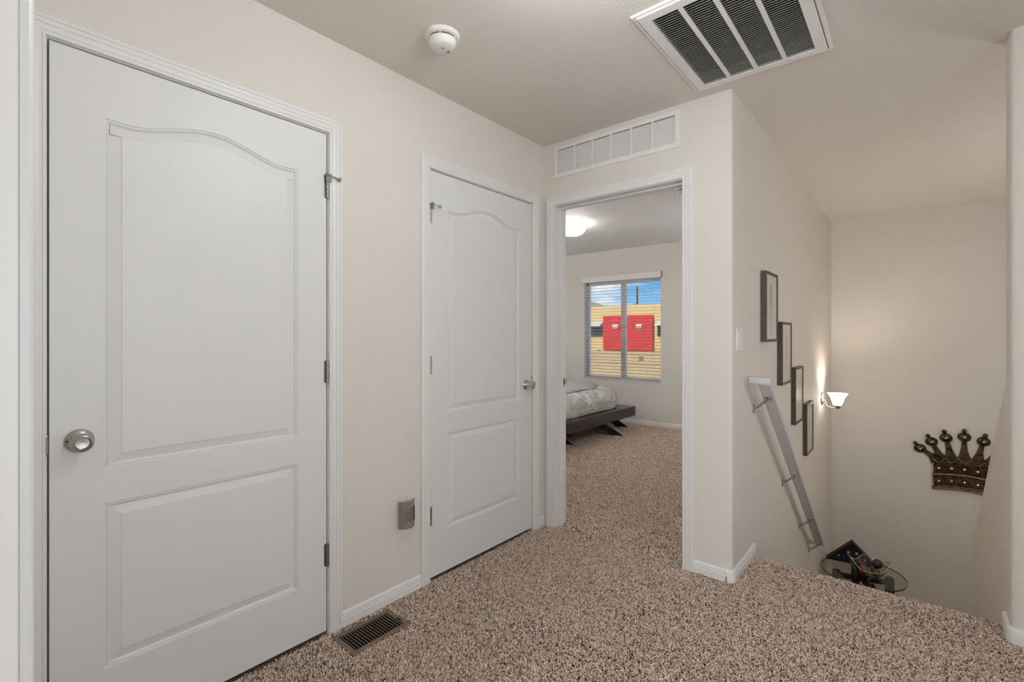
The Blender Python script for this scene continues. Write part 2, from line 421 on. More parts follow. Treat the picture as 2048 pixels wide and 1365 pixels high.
# far door: bright tubular knob
k = obj('door_knob', MB().lathe([(.0001, 0), (.032, 0), (.032, .003), (.029, .007), (.017, .010), (.013, .014), (.0115, .030), (.0001, .030)], 32, '-y', (.764, 0, .917)), 'chrome', d2, smooth=40)
obj('knob_head', MB().lathe([(.0001, .028), (.012, .028), (.021, .036), (.0255, .046), (.0255, .056), (.022, .0625), (.0205, .061), (.0195, .0605), (.011, .0615), (.0001, .062)], 32, '-y', (.764, 0, .917)), 'chrome', k, smooth=50)
obj('latch_plate', MB().box(.8185, -.004, .95, .8225, .002, .966), 'hinge', d2)

d3 = thing('door_3', 'white cased open doorway leading into the bedroom', 'doorway', (0, YE, 0), 0, kind='structure')
jambs(d3, EX0, EX1, DT, .12, .045, .080)
casing(d3, EX0 - .004, EX1 + .004, DT + .004)
obj('strike_plate', MB().box(EX0, .088, .890, EX0 + .0018, .112, .948).box(EX0, .112, .905, EX0 + .006, .121, .933), 'chrome', d3)
obj('strike_hole', MB().box(EX0 + .0012, .094, .905, EX0 + .0022, .104, .933), 'dark', d3)
d3b = thing('trim_1', 'white casing round the doorway on its bedroom side', 'casing', (0, YE + .12, 0), PI, kind='structure')
casing(d3b, -EX1 - .004, -EX0 + .004, DT + .004)
# doorway of the viewpoint: the jamb and casing edge at the extreme left of the picture
d4 = thing('door_4', 'white door jamb and casing edge at the extreme left', 'doorway', (0, NY1, 0), PI, kind='structure')
jambs(d4, -NX1, -NX0, DT, .122, .070, .100)
casing(d4, -NX1 - .005, -NX0 + .005, DT + .005)

# ---- baseboards
BP = [(0, 0), (.0125, 0), (.0125, .032), (.0095, .0345), (.0095, .0365), (.0115, .039), (.0115, .0435), (.0078, .046), (.0078, .048), (.0098, .050), (.0092, .055), (.0060, .059), (.0020, .062), (0, .062)]
def baseboard(name, x0, x1, origin, rotz, label, slant=0.0):
    o = obj(name, MB().loft([[(x0, -t, z + FZ + .009) for t, z in BP], [(x1 + slant * z, -t, z + FZ + .009) for t, z in BP]]), 'trim')
    o.location = origin; o.rotation_euler = (0, 0, rotz)
    return tag(o, label, 'baseboard', kind='structure')
CW = .056 + .003 + GAP
baseboard('baseboard_left', D1 + DW + CW, D2 - CW, (XL, 0, 0), PI / 2, 'white baseboard between the two closed doors')
baseboard('baseboard_corner', D2 + DW + CW, YE, (XL, 0, 0), PI / 2, 'short white baseboard in the corner beside the far closed door')
baseboard('baseboard_end', EX1 + .060, XS - .022, (0, YE, 0), 0, 'short white baseboard right of the bedroom doorway')
baseboard('baseboard_stair', YE + .022, 2.925, (XS, 0, 0), PI / 2, 'white baseboard running to the top of the stairs')
rings = []
for i in range(7):
    a = -PI / 2 + i * PI / 12
    rings.append([(XS - rr + (rr + t) * math.cos(a), YE + rr + (rr + t) * math.sin(a), z + FZ + .009) for t, z in [(0, 0), (.0125, 0), (.0125, .052), (.010, .058), (.006, .061), (0, .061)]])
f0 = [(XS - .026, y, z) for (x, y, z) in rings[0]]; f1 = [(x, YE + .026, z) for (x, y, z) in rings[-1]]
struct('baseboard_bullnose', MB().loft([f0] + rings + [f1]), 'trim', 'rounded white baseboard block on the outside wall corner', 'baseboard', smooth=40)
# right-hand wall end
rings = []
for i in range(7):
    a = PI + i * PI / 12
    rings.append([(XK + rr + (rr + t) * math.cos(a), 2.74 + rr + (rr + t) * math.sin(a), z + FZ + .009) for t, z in [(0, 0), (.0125, 0), (.0125, .050), (.010, .056), (.005, .060), (0, .060)]])
f0 = [(x, 2.885, z) for (x, y, z) in rings[0]]; f1 = [(XR, y, z) for (x, y, z) in rings[-1]]
struct('baseboard_right', MB().loft([f0] + rings + [f1]), 'trim', 'white baseboard curving round the right-hand wall end', 'baseboard', smooth=40)
baseboard('baseboard_back', -5.2, -0.81, (0, YB, 0), 0, 'white baseboard under the bedroom window')

for nm, lc, rz, w2, h2, lb in (('added_window_2', (XR, 0.72, .50), -PI / 2, .66, 1.62, 'added tall white framed window for fill light in the hall'), ('added_window_3', (0, -3.3, .70), PI, .76, 1.30, 'added white framed window for fill light behind the viewpoint')):  # unseen windows, added as openings for the fill lights
    wq = thing(nm, lb, 'window', lc, rz, kind='structure')
    for a in ((-w2, .05, 0, -w2 + .035, .10, h2), (w2 - .035, .05, 0, w2, .10, h2), (-w2, .05, 0, w2, .10, .035), (-w2, .05, h2 - .035, w2, .10, h2), (-.02, .05, 0, .02, .10, h2)):
        obj('window_frame', MB().box(*a), 'trim', wq)
# ================================================================== window and blinds
wy = YB + .085
wn = thing('window_1', 'white sliding window of the bedroom with two tall panes', 'window', ((WX0 + WX1) / 2, YB, WZ0), 0, kind='structure')
hw = (WX1 - WX0) / 2; hh = WZ1 - WZ0
for a in ((-hw, .085, 0, -hw + .035, .145, hh), (hw - .035, .085, 0, hw, .145, hh), (-hw, .085, 0, hw, .145, .035), (-hw, .085, hh - .035, hw, .145, hh)):
    obj('window_frame', MB().box(*a), 'vinyl', wn, bevel=(.003, 2))
obj('mullion', MB().box(-.035, .085, .035, .035, .135, hh - .035), 'vinyl', wn, bevel=(.004, 2))
for a, b in ((-hw + .035, -.035), (.035, hw - .035)):
    obj('pane', MB().box(a, .112, .035, b, .116, hh - .035), 'pane', wn)
obj('reveal', MB().box(-hw - .0005, 0.001, 0, -hw + .004, .085, hh).box(hw - .004, .001, 0, hw + .0005, .085, hh).box(-hw, .001, hh - .004, hw, .085, hh + .0005), 'trim', wn)
obj('window_sill', MB().box(-hw, -.008, -.012, hw, .085, .006), 'trim', wn, bevel=(.003, 2))
bl = thing('window_blinds', 'open white horizontal slat blinds hanging in the bedroom window', 'blinds', ((WX0 + WX1) / 2, YB + .040, WZ0), 0)
obj('valance', MB().box(-hw - .018, -.066, hh - .005, hw + .018, -.052, hh + .080).box(-hw - .018, -.066, hh - .005, -hw - .006, -.041, hh + .080).box(hw + .006, -.066, hh - .005, hw + .018, -.041, hh + .080), 'trim', bl, bevel=(.003, 2))
sm = None
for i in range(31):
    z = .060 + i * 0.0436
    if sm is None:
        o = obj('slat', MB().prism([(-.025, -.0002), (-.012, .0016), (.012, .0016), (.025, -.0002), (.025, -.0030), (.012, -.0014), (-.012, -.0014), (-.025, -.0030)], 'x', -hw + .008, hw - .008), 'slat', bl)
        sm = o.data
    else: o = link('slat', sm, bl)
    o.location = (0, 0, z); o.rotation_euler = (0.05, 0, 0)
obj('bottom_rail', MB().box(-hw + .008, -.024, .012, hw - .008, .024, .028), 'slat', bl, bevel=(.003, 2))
for x in (-.47, -.10, .10, .47):
    obj('ladder_cord', MB().tube([(x, -.026, .02), (x, -.026, hh - .01)], .0009, 5).tube([(x, .026, .02), (x, .026, hh - .01)], .0009, 5), 'cord', bl)
obj('pull_cord', MB().tube([(hw - .16, -.03, hh), (hw - .158, -.03, hh - .13)], .0012, 5).sphere((hw - .158, -.03, hh - .14), .009, 8, 6, sz=1.6), 'cord', bl)
obj('pull_cord', MB().tube([(-hw + .09, -.03, hh), (-hw + .092, -.03, .28)], .0012, 5).sphere((-hw + .092, -.03, .27), .008, 8, 6, sz=1.6), 'cord', bl)

# ================================================================== grilles, register, detector, switch, outlet
g = thing('return_grille', 'long white louvred vent above the bedroom doorway', 'vent', ((GX0 + GX1) / 2, YE, (GZ0 + GZ1) / 2), 0)
gw, gh = (GX1 - GX0) / 2, (GZ1 - GZ0) / 2
def frame_mb(w, h, b, d0, d1, lip=.003):
    mb = MB()
    out = [(-w, -h), (w, -h), (w, h), (-w, h)]; inn = [(-w + b, -h + b), (w - b, -h + b), (w - b, h - b), (-w + b, h - b)]
    o2 = [(x * (1 - lip / w), z * (1 - lip / h)) for x, z in out]
    R = [[(x, d1, z) for x, z in out], [(x, d0 + .002, z) for x, z in out], [(x, d0, z) for x, z in o2], [(x, d0, z) for x, z in inn], [(x, d1, z) for x, z in inn]]
    v = []; f = []
    return mb.loft(R + [R[0]], cap=False)
obj('frame', frame_mb(gw, gh, .026, -.009, 0), 'whitemetal', g)
for i in range(1, 6):
    x = -gw + .026 + (2 * gw - .052) * i / 6
    obj('mullion', MB().box(x - .006, -.007, -gh + .026, x + .006, .0, gh - .026), 'whitemetal', g)
lm = None
for i in range(12):
    z = -gh + .030 + i * (2 * gh - .056) / 12
    if lm is None:
        o = obj('louver', MB().prism([(-.003, .0040), (-.002, .0048), (.013, -.0115), (.0122, -.0124)], 'x', -gw + .024, gw - .024), 'whitemetal', g); lm = o.data
    else: o = link('louver', lm, g)
    o.location = (0, .001, z + .004)
obj('backing', MB().box(-gw + .023, .030, -gh + .023, gw - .023, .034, gh - .023), 'dark', g)  # added dark plate stands in for the shade behind the louvers
for x in (-gw + .010, gw - .010):
    obj('screw', MB().lathe([(.0001, .009), (.0035, .009), (.003, .0105), (.0001, .011)], 10, '-y', (x, 0, 0)), 'whitemetal', g)

g = thing('ceiling_grille', 'large white ceiling return grille with dark filter behind', 'vent', ((CX0 + CX1) / 2, (CY0 + CY1) / 2, H), 0)
gw, gh = (CX1 - CX0) / 2, (CY1 - CY0) / 2
# built face-down: local (x, y) = world, frame towards -Z
def flat(mb): mb.v = [(x, z, y) for x, y, z in mb.v]; return mb
obj('outer_frame', flat(frame_mb(gw, gh, .014, -.010, 0)), 'whitemetal', g)
obj('door_frame', flat(frame_mb(gw - .018, gh - .012, .040, -.016, -.002)), 'whitemetal', g)
ix, iy = gw - .056, gh - .050
for i in range(1, 4):
    x = -ix + 2 * ix * i / 4
    obj('mullion', MB().box(x - .0085, -iy - .003, -.0155, x + .0085, iy + .003, -.010), 'whitemetal', g)
lm = None; N = 44
for i in range(N):
    y = -iy + (i + .5) * 2 * iy / N
    if lm is None:
        o = obj('louver', MB().prism([(-.0005, -.0135), (.0005, -.0135), (.0105, -.0045), (.0095, -.0045)], 'x', -ix - .003, ix + .003), 'whitemetal', g); lm = o.data
    else: o = link('louver', lm, g)
    o.location = (0, y, 0)
obj('filter', MB().box(-gw + .03, -gh + .03, .055, gw - .03, gh - .03, .075), 'filter', g)
bx = MB()
for a in ((-gw + .028, -gh + .03, 0, -gw + .031, gh - .03, .09), (gw - .031, -gh + .03, 0, gw - .028, gh - .03, .09), (-gw + .03, -gh + .028, 0, gw - .03, -gh + .031, .09), (-gw + .03, gh - .031, 0, gw - .03, gh - .028, .09)): bx.box(*a)
obj('duct_collar', bx, simple('galvanised_duct', (0.20, 0.19, 0.18), 0.6), g)
for x in (-.14, .15):
    obj('latch', MB().box(x - .012, gh - .036, -.0175, x + .012, gh - .026, -.0155), 'whitemetal', g)

rx, ry = (REG[0] + REG[1]) / 2, (REG[2] + REG[3]) / 2
g = thing('floor_register', 'brown slotted metal floor register set in the carpet', 'vent', (rx, ry, 0), 0)
w, h = (REG[1] - REG[0]) / 2, (REG[3] - REG[2]) / 2
fr = frame_mb(w, h, .022, -.003, .006); fr.v = [(x, z, -y - .002) for x, y, z in fr.v]
obj('flange', fr, 'brownmetal', g)
lm = None
for i in range(17):
    y = -h + .024 + (i + .5) * (2 * h - .048) / 17
    if lm is None:
        o = obj('bar', MB().box(-w + .020, -.0014, -.0050, w - .020, .0014, -.0005), 'brownmetal', g); lm = o.data
    else: o = link('bar', lm, g)
    o.location = (0, y, 0)
obj('duct', MB().box(-w + .018, -h + .018, -.12, w - .018, h - .018, -.10).box(-w + .016, -h + .018, -.12, -w + .019, h - .018, -.008).box(w - .019, -h + .018, -.12, w - .016, h - .018, -.008)
    .box(-w + .018, -h + .016, -.12, w - .018, -h + .019, -.008).box(-w + .018, h - .019, -.12, w - .018, h - .016, -.008), 'dark', g)
obj('lever', MB().box(.008, h - .018, -.004, .034, h - .012, .003), 'dark', g)

def smoke(loc, label, group):
    s = thing('smoke_detector', label, 'smoke detector', loc, 0, group)
    obj('base', MB().lathe([(.0001, 0), (.071, 0), (.071, -.006), (.068, -.014), (.061, -.017), (.0001, -.017)], 40), 'plastic', s, smooth=40)
    obj('gap_ring', MB().lathe([(.0001, -.016), (.054, -.016), (.054, -.024), (.0001, -.024)], 40), 'dark', s)
    c = obj('cover', MB().lathe([(.0001, -.0225), (.0565, -.0225), (.057, -.028), (.053, -.040), (.047, -.049), (.040, -.053), (.0001, -.054)], 40), 'plastic', s, smooth=40)
    for i in range(4):
        for j in range(3):
            obj('sound_slot', MB().box(.006 + i * .0055, -.033 + j * .004, -.0545, .0095 + i * .0055, -.0315 + j * .004, -.0533), 'dark', c)
    obj('test_mark', MB().box(-.012, -.006, -.0546, .006, -.004, -.0535).box(-.004, -.004, -.0546, -.002, .008, -.0535).box(-.016, -.0005, -.0546, -.008, .001, -.0535), simple('printed_grey', (.25, .25, .25), .6), c)
    for a in (0.6, 1.7, 2.8, 4.0, 5.2):
        obj('tab', MB().box(.050, -.003, -.0215, .058, .003, -.0155), 'plastic', s, rot=(0, 0, a))
    s.rotation_euler = (0, 0, 2.6)
    return s
smoke((-1.472, 1.308, H), 'white round smoke detector on the hall ceiling', 'smoke detectors')
smoke((-1.468, 3.955, H), 'white round smoke detector on the bedroom ceiling at the doorway edge', 'smoke detectors')

s = thing('light_switch', 'white double rocker switch plate on the stair wall', 'switch', (XS, 2.630, 1.205), PI / 2)
pl = obj('plate', MB().box(-.058, -.006, -.058, .058, 0, .058), 'plastic', s, bevel=(.003, 2))
for x in (-.023, .023):
    obj('rocker', MB().prism([(-.0065, -.033), (-.0085, 0), (-.0105, .033), (-.004, .033), (-.004, -.033)], 'x', x - .0165, x + .0165), 'plastic', s)

o_ = thing('wall_outlet', 'white duplex wall outlet beneath the plug-in night light', 'outlet', (XL, 1.396, .344), PI / 2)
obj('plate', MB().box(-.036, -.006, -.058, .036, 0, .058), 'plastic', o_, bevel=(.003, 2))
for z in (-.024, .024):
    f = obj('socket', MB().lathe([(.0001, .006), (.0165, .006), (.0165, .0075), (.0001, .0078)], 20, '-y', (0, 0, z), sy=.85), 'plastic', o_)
    obj('slot', MB().box(-.0075, -.0083, z + .001, -.0055, -.0075, z + .009).box(.0055, -.0083, z + .001, .0075, -.0075, z + .008).box(-.002, -.0083, z - .010, .002, -.0075, z - .006), 'dark', f)
nl = thing('night_light', 'bronze curved night light with diamond lattice window plugged into outlet', 'night light', (XL, 1.398, .388), PI / 2)
obj('body', MB().box(-.026, -.030, -.045, .026, -.0085, .045), 'plastic', nl, bevel=(.004, 2))
def shell(a, z, r=.043, dep=.036): return (r * math.sin(a), -.014 - dep * math.cos(a), z)
A = 1.45
def band(a0, a1, z0, z1, t=.0016, n=10):
    mb = MB(); rings = []
    for i in range(n + 1):
        a = a0 + (a1 - a0) * i / n
        p, q = shell(a, z0), shell(a, z1); pi_, qi = shell(a, z0, .043 - t, .036 - t), shell(a, z1, .043 - t, .036 - t)
        rings.append([p, q, qi, pi_])
    return mb.loft(rings)
sh = obj('shade', band(-A, A, .036, .064), 'bronze_ns', nl, smooth=40)
obj('shade_band', band(-A, A, -.062, -.036), 'bronze_ns', sh, smooth=40)
obj('shade_side', band(-A, -.62, -.036, .036), 'bronze_ns', sh, smooth=40)
obj('shade_side', band(1.15, A, -.036, .036), 'bronze_ns', sh, smooth=40)
lt = MB()
for k in range(-6, 12):
    for sgn in (1, -1):
        pts = []
        for i in range(13):
            a = -.62 + 1.77 * i / 12; z = (-.036 + k * .0155) + sgn * (a + .62) * .030 / 0.7 * 1.0 - (0 if sgn > 0 else -.0)
            if -.037 <= z <= .037: pts.append(shell(a, z, .0425, .0355))
        if len(pts) > 1: lt.tube(pts, .0017, 5)
obj('lattice', lt, simple('lattice_bronze', (.10, .088, .078), .45, .6), nl)
obj('diffuser', MB().loft([[shell(-.7 + 1.9 * i / 10, -.038, .039, .032), shell(-.7 + 1.9 * i / 10, .038, .039, .032), shell(-.7 + 1.9 * i / 10, .038, .038, .031), shell(-.7 + 1.9 * i / 10, -.038, .038, .031)] for i in range(11)]), 'frosted', nl, smooth=40)


# ================================================================== picture frames down the stair wall
def art(name, seed, paper, shapes):
    m, t, b = mat(name); b.inputs['Roughness'].default_value = 0.25
    c = nd(t, 'ShaderNodeTexCoord'); last = None
    base = nd(t, 'ShaderNodeRGB'); base.outputs[0].default_value = (*paper, 1); last = base.outputs[0]
    for (cx, cz, rx_, rz_, col) in shapes:
        mp_ = nd(t, 'ShaderNodeMapping'); mp_.inputs['Location'].default_value = (-cx / rx_, 0, -cz / rz_); mp_.inputs['Scale'].default_value = (1 / rx_, 0.0, 1 / rz_)
        t.links.new(c.outputs['Object'], mp_.inputs[0])
        l = nd(t, 'ShaderNodeVectorMath'); l.operation = 'LENGTH'; t.links.new(mp_.outputs[0], l.inputs[0])
        lt_ = nd(t, 'ShaderNodeMath'); lt_.operation = 'LESS_THAN'; lt_.inputs[1].default_value = 1.0; t.links.new(l.outputs['Value'], lt_.inputs[0])
        mxx = nd(t, 'ShaderNodeMixRGB'); mxx.inputs[2].default_value = (*col, 1)
        t.links.new(lt_.outputs[0], mxx.inputs[0]); t.links.new(last, mxx.inputs[1]); last = mxx.outputs[0]
    t.links.new(last, b.inputs['Base Color'])
    return m
ARTS = [
    art('print_two_leaves', 1, (.84, .81, .78), [(-.01, .055, .050, .085, (.54, .50, .45)), (-.01, -.075, .055, .075, (.63, .58, .50)), (-.01, -.115, .05, .06, (.70, .66, .60))]),
    art('print_pale_arch', 2, (.84, .80, .71), [(0, .02, .045, .11, (.66, .60, .49)), (0, -.02, .035, .10, (.71, .67, .59))]),
    art('print_pale_oval', 3, (.82, .79, .74), [(.02, -.05, .05, .08, (.66, .62, .55))]),
    art('print_pale_disc', 4, (.82, .79, .74), [(0, .03, .05, .05, (.65, .61, .55))])]
LBL = ['topmost walnut framed print with two faint leaf shapes', 'second walnut framed pale print from the top',
       'third walnut framed print reflecting the sconce light', 'lowest walnut framed print, nearest the wall sconce']
fw, fh, fd = .155, .208, .031
for i, (y, z) in enumerate([(3.077, 1.393), (3.520, 1.103), (3.975, .780), (4.452, .463)]):
    p = thing('picture_frame', LBL[i], 'picture', (XS, y + fw, z), PI / 2, 'framed prints stepping down the stair wall')
    b = .016
    for a in ((-fw, -fd, -fh, -fw + b, -.001, fh), (fw - b, -fd, -fh, fw, -.001, fh), (-fw + b, -fd, fh - b, fw - b, -.001, fh), (-fw + b, -fd, -fh, fw - b, -.001, -fh + b)):
        obj('frame_side', MB().box(*a), 'frame', p)
    obj('print', MB().box(-fw + b, -.0255, -fh + b, fw - b, -.004, fh - b), ARTS[i], p)
    obj('glass_pane', MB().box(-fw + b, -.0285, -fh + b, fw - b, -.0272, fh - b), 'picture_glass', p)

# ================================================================== handrail
SL = 0.775
hr = thing('handrail', 'white flat handrail on metal brackets sloping down the stair wall', 'handrail', (XS, 2.80, 0), 0)
xi, xo = .047, .109                                   # inner and outer edge, measured from the wall
t = .040                                              # thickness square to the slope
y0, z0, y1 = 0.0, 0.960, 1.950                        # underside start (y from 2.80) and end
tz = t * math.sqrt(1 + SL * SL)
prof = [(y0, z0), (y1, z0 - SL * y1), (y1 + .018, z0 - SL * y1 + .022), (y1 + .010, z0 - SL * y1 + tz), (y0 + .020, z0 - SL * .020 + tz), (y0, z0 + tz - .012)]
obj('rail_board', MB().prism(prof, 'x', xi, xo), 'rail', hr, bevel=(.006, 3), smooth=50)
obj('top_return', MB().box(.0005, y0 - .001, z0 + .002, xo - .004, y0 + .050, z0 + .038), 'rail', hr, bevel=(.006, 3), smooth=50)
obj('bottom_return', MB().box(.0005, y1 - .040, z0 - SL * y1 + .015, xo - .004, y1 + .006, z0 - SL * y1 + .050), 'rail', hr, bevel=(.006, 3), smooth=50)
for yb in (0.095, .855, 1.475, 1.905):
    zb = z0 - SL * yb
    b = MB().lathe([(.0001, .0), (.022, .0), (.022, .004), (.014, .009), (.0001, .010)], 20, 'x', (0, yb + .01, zb - .072), sx=.62, sy=1.25)
    br = obj('bracket', b, 'chrome', hr, smooth=40)
    obj('bracket_arm', MB().tube([(.006, yb + .01, zb - .066), (.028, yb + .008, zb - .056), (.055, yb + .003, zb - .030), (.074, yb, zb - .010)], [.008, .0065, .0065, .0075], 10), 'chrome', br, smooth=50)
    obj('bracket_saddle', MB().prism([(yb - .016, zb + SL * .016 - .010), (yb + .016, zb - SL * .016 - .010), (yb + .016, zb - SL * .016 + .0), (yb - .016, zb + SL * .016 + .0)], 'x', .060, .092), 'chrome', br, bevel=(.003, 2))

# ================================================================== sconce
M['shade_glow'] = emit('lit_glass_shade', (1.0, 0.90, 0.74), SCONCE)
M['bulb'] = emit('lit_bulb', (1.0, 0.91, 0.79), BULB)
sx_, sy_, sz_ = .130, 5.45, .60
sc = thing('wall_sconce', 'lit wall sconce with upturned glass bell shade in stairwell', 'lamp', (XS, sy_, sz_), 0)
obj('back_plate', MB().lathe([(.0001, 0), (.046, 0), (.046, .006), (.040, .014), (.026, .020), (.0001, .022)], 28, 'x', (0, 0, .015), sy=1.35), 'nickel', sc, smooth=40)
obj('arm', MB().tube([(.018, 0, .0), (.032, 0, -.004), (.036, 0, -.028), (.046, 0, -.052), (.072, 0, -.064), (.105, 0, -.067), (sx_, 0, -.066)], .0055, 10), 'nickel', sc, smooth=50)
obj('socket_cup', MB().lathe([(.0001, -.072), (.010, -.072), (.020, -.064), (.024, -.050), (.030, -.044), (.030, -.038), (.0001, -.036)], 24, o=(sx_, 0, 0)), 'nickel', sc, smooth=40)
rings = []
for r_, h_ in [(.026, -.040), (.034, -.036), (.043, -.010), (.056, .030), (.068, .056), (.082, .074), (.0795, .074), (.065, .056), (.053, .030), (.040, -.008), (.031, -.034)]:
    k_ = max(0, (h_ - .03) / .05)
    rings.append([(sx_ + r_ * (1 + .035 * k_ * math.cos(8 * 2 * PI * j / 48)) * math.cos(2 * PI * j / 48), r_ * (1 + .035 * k_ * math.cos(8 * 2 * PI * j / 48)) * math.sin(2 * PI * j / 48), h_) for j in range(48)])
obj('shade', MB().loft(rings, cap=False), 'shade_glow', sc, smooth=60)
obj('bulb', MB().sphere((sx_, 0, .012), .022, 14, 9, sz=1.35), 'bulb', sc, smooth=60)

# ================================================================== crown
M['crown'] = bumped('antique_bronze', (.030, .019, .013), .30, 60, .25, .004, 3, metal=.75, col2=(.17, .105, .062), cscale=38)
M['crown_edge'] = bumped('rubbed_gold_edge', (.14, .085, .045), .33, 70, .2, .002, 3, metal=.85, col2=(.34, .23, .13), cscale=45)
M['gem'] = simple('clear_gem', (.85, .85, .88), .06, 0.55)
cr_ = thing('crown_decoration', 'large bronze crown wall decoration with gems above the landing', 'wall decoration', (.355, YB, 0), 0)
def lift(x): return .030 * math.cos(x / .22 * PI / 2 * .95)            # bands bow up towards the middle
XB = .222
NB = 24
xs = [-XB + 2 * XB * i / NB for i in range(NB + 1)]
def bandmesh(f_lo, f_hi, d0, d1, flare=0.0, mat_='crown', bulge=.012, name='band', par=None):
    R = []
    for x in xs:
        lo, hi = f_lo(x) + lift(x), f_hi(x) + lift(x); bz = bulge * math.cos(x / XB * PI / 2)
        R.append([(x * .965, 0, lo), (x * .965, -d0 - bz, lo), (x, -d1 - bz, hi), (x, 0, hi)])
    return obj(name, MB().loft(R), mat_, par or cr_, smooth=40)
bandmesh(lambda x: -.248, lambda x: -.115, .022, .022, name='lower_band')
bandmesh(lambda x: -.125, lambda x: .050 + .0 * x, .018, .022, name='upper_band')
def trimtube(f, r, y, name):
    obj(name, MB().tube([(x * k2, -y - .012 * math.cos(x / XB * PI / 2), f(x) + lift(x)) for x in [-XB * 1.02 + 2.04 * XB * i / 60 for i in range(61)] for k2 in (1,)], r, 8), 'crown_edge', cr_, smooth=60)
trimtube(lambda x: -.250, .011, .020, 'bottom_moulding')
trimtube(lambda x: -.232, .006, .023, 'bottom_moulding')
trimtube(lambda x: -.118, .013, .022, 'middle_moulding')
trimtube(lambda x: .040 - .045 * abs(math.cos(x / XB * 2.5 * PI)) + 0 * x, .0052, .026, 'scalloped_edge')
rb = MB()
for i in range(70):
    x = -XB * .97 + 2 * XB * .97 * i / 69
    top = .036 - .045 * abs(math.cos(x / XB * 2.5 * PI))
    rb.box(x - .0015, -.026 - .012 * math.cos(x / XB * PI / 2), -.100 + lift(x), x + .0015, -.020, top + lift(x))
obj('ribbing', rb, 'crown', cr_)
for x in (-.178, -.089, 0, .089, .178):
    yy = .028 + .012 * math.cos(x / XB * PI / 2)
    obj('round_gem', MB().lathe([(.0001, yy), (.0125, yy), (.010, yy + .006), (.005, yy + .009), (.0001, yy + .010)], 8, '-y', (x, 0, -.058 + lift(x))), 'gem', cr_)
    w_, h_ = (.046, .032) if abs(x) < .05 else (.036, .027)
    zc = -.180 + lift(x)
    dm = MB().tube([(x - w_, -yy, zc), (x, -yy, zc + h_), (x + w_, -yy, zc), (x, -yy, zc - h_), (x - w_, -yy, zc)], .0032, 6)
    dd = obj('diamond', dm, 'crown_edge', cr_)
    obj('diamond_gem', MB().lathe([(.0001, yy - .004), (.0115, yy - .004), (.009, yy + .005), (.005, yy + .008), (.0001, yy + .009)], 8, '-y', (x, 0, zc)), 'gem', dd)
spk = [(-.315, .118, .62), (-.232, .195, .42), (-.128, .246, .20), (0, .270, 0), (.128, .246, -.20), (.232, .195, -.42), (.315, .118, -.62)]
for i, (x, z, a) in enumerate(spk):
    bx_ = x * (.72 if abs(x) < .3 else .64); bz_ = .020 + lift(bx_)
    d = Vector((x - bx_, z - bz_)); n = Vector((-d.y, d.x)).normalized()
    R = []
    for q in range(9):
        tt = q / 8; c0 = Vector((bx_, bz_)) + d * tt; c0.x += (x - bx_) * .10 * math.sin(PI * tt) * -1
        wq = .0195 + .040 * (1 - tt) ** 3.2
        R.append([(c0.x + n.x * wq, 0, c0.y + n.y * wq), (c0.x + n.x * wq * .8, -.020, c0.y + n.y * wq * .8), (c0.x - n.x * wq * .8, -.020, c0.y - n.y * wq * .8), (c0.x - n.x * wq, 0, c0.y - n.y * wq)])
    s_ = obj('spike', MB().loft(R), 'crown', cr_, smooth=40)
    obj('medallion', MB().lathe([(.0001, 0), (.046, 0), (.048, .012), (.044, .020), (.040, .019), (.034, .026), (.020, .034), (.0001, .037)], 28, '-y', (x, 0, z), sy=.92), 'crown', s_, smooth=40)
    obj('spike_gem', MB().lathe([(.0001, .034), (.0105, .034), (.0075, .041), (.0001, .044)], 8, '-y', (x, 0, z)), 'gem', s_)
    u = Vector((math.sin(-a), math.cos(a)))
    obj('finial', MB().sphere((x + u.x * .062, -.022, z + u.y * .062), .0185, 14, 10).sphere((x + u.x * .046, -.018, z + u.y * .046), .012, 10, 8), 'crown', s_, smooth=60)

# ================================================================== glass table on the landing and what stands on it
TX, TY, TZ, TR = -.362, 5.375, -.930, .318
M['table_glass'] = glass('green_tinted_glass', (.87, .865, .80))
M['glass_edge'] = simple('dark_glass_edge', (.02, .05, .035), .08, 0, .8)
M['darkwood'] = bumped('dark_table_wood', (.010, .007, .006), .5, 1, .1, .001, 3, (90, 90, 12), col2=(.02, .013, .010), cscale=1, spec=.25)
tb = thing('side_table', 'round glass-topped side table with dark legs on the landing', 'table', (TX, TY, ZL), 0)
hT = TZ - ZL
obj('glass_top', MB().lathe([(.0001, hT - .010), (TR - .002, hT - .010), (TR - .002, hT), (.0001, hT)], 56), 'table_glass', tb, smooth=40)
obj('glass_rim', MB().lathe([(TR - .0025, hT - .010), (TR - .0005, hT - .011), (TR, hT - .005), (TR - .0005, hT + .0005), (TR - .0025, hT)], 56, cap=False), 'glass_edge', tb, smooth=40)
for a in (.35, 1.92, 3.49, 5.06):
    c_, s_ = math.cos(a), math.sin(a)
    lg = MB().box(.175, -.028, 0, .230, .028, hT - .011)
    obj('leg', lg, 'darkwood', tb, rot=(0, 0, a), bevel=(.004, 2))
for a in (.35, 1.92):
    obj('stretcher', MB().box(-.19, -.022, hT - .075, .19, .022, hT - .035).box(-.19, -.022, .16, .19, .022, .19), 'darkwood', tb, rot=(0, 0, a), bevel=(.003, 2))

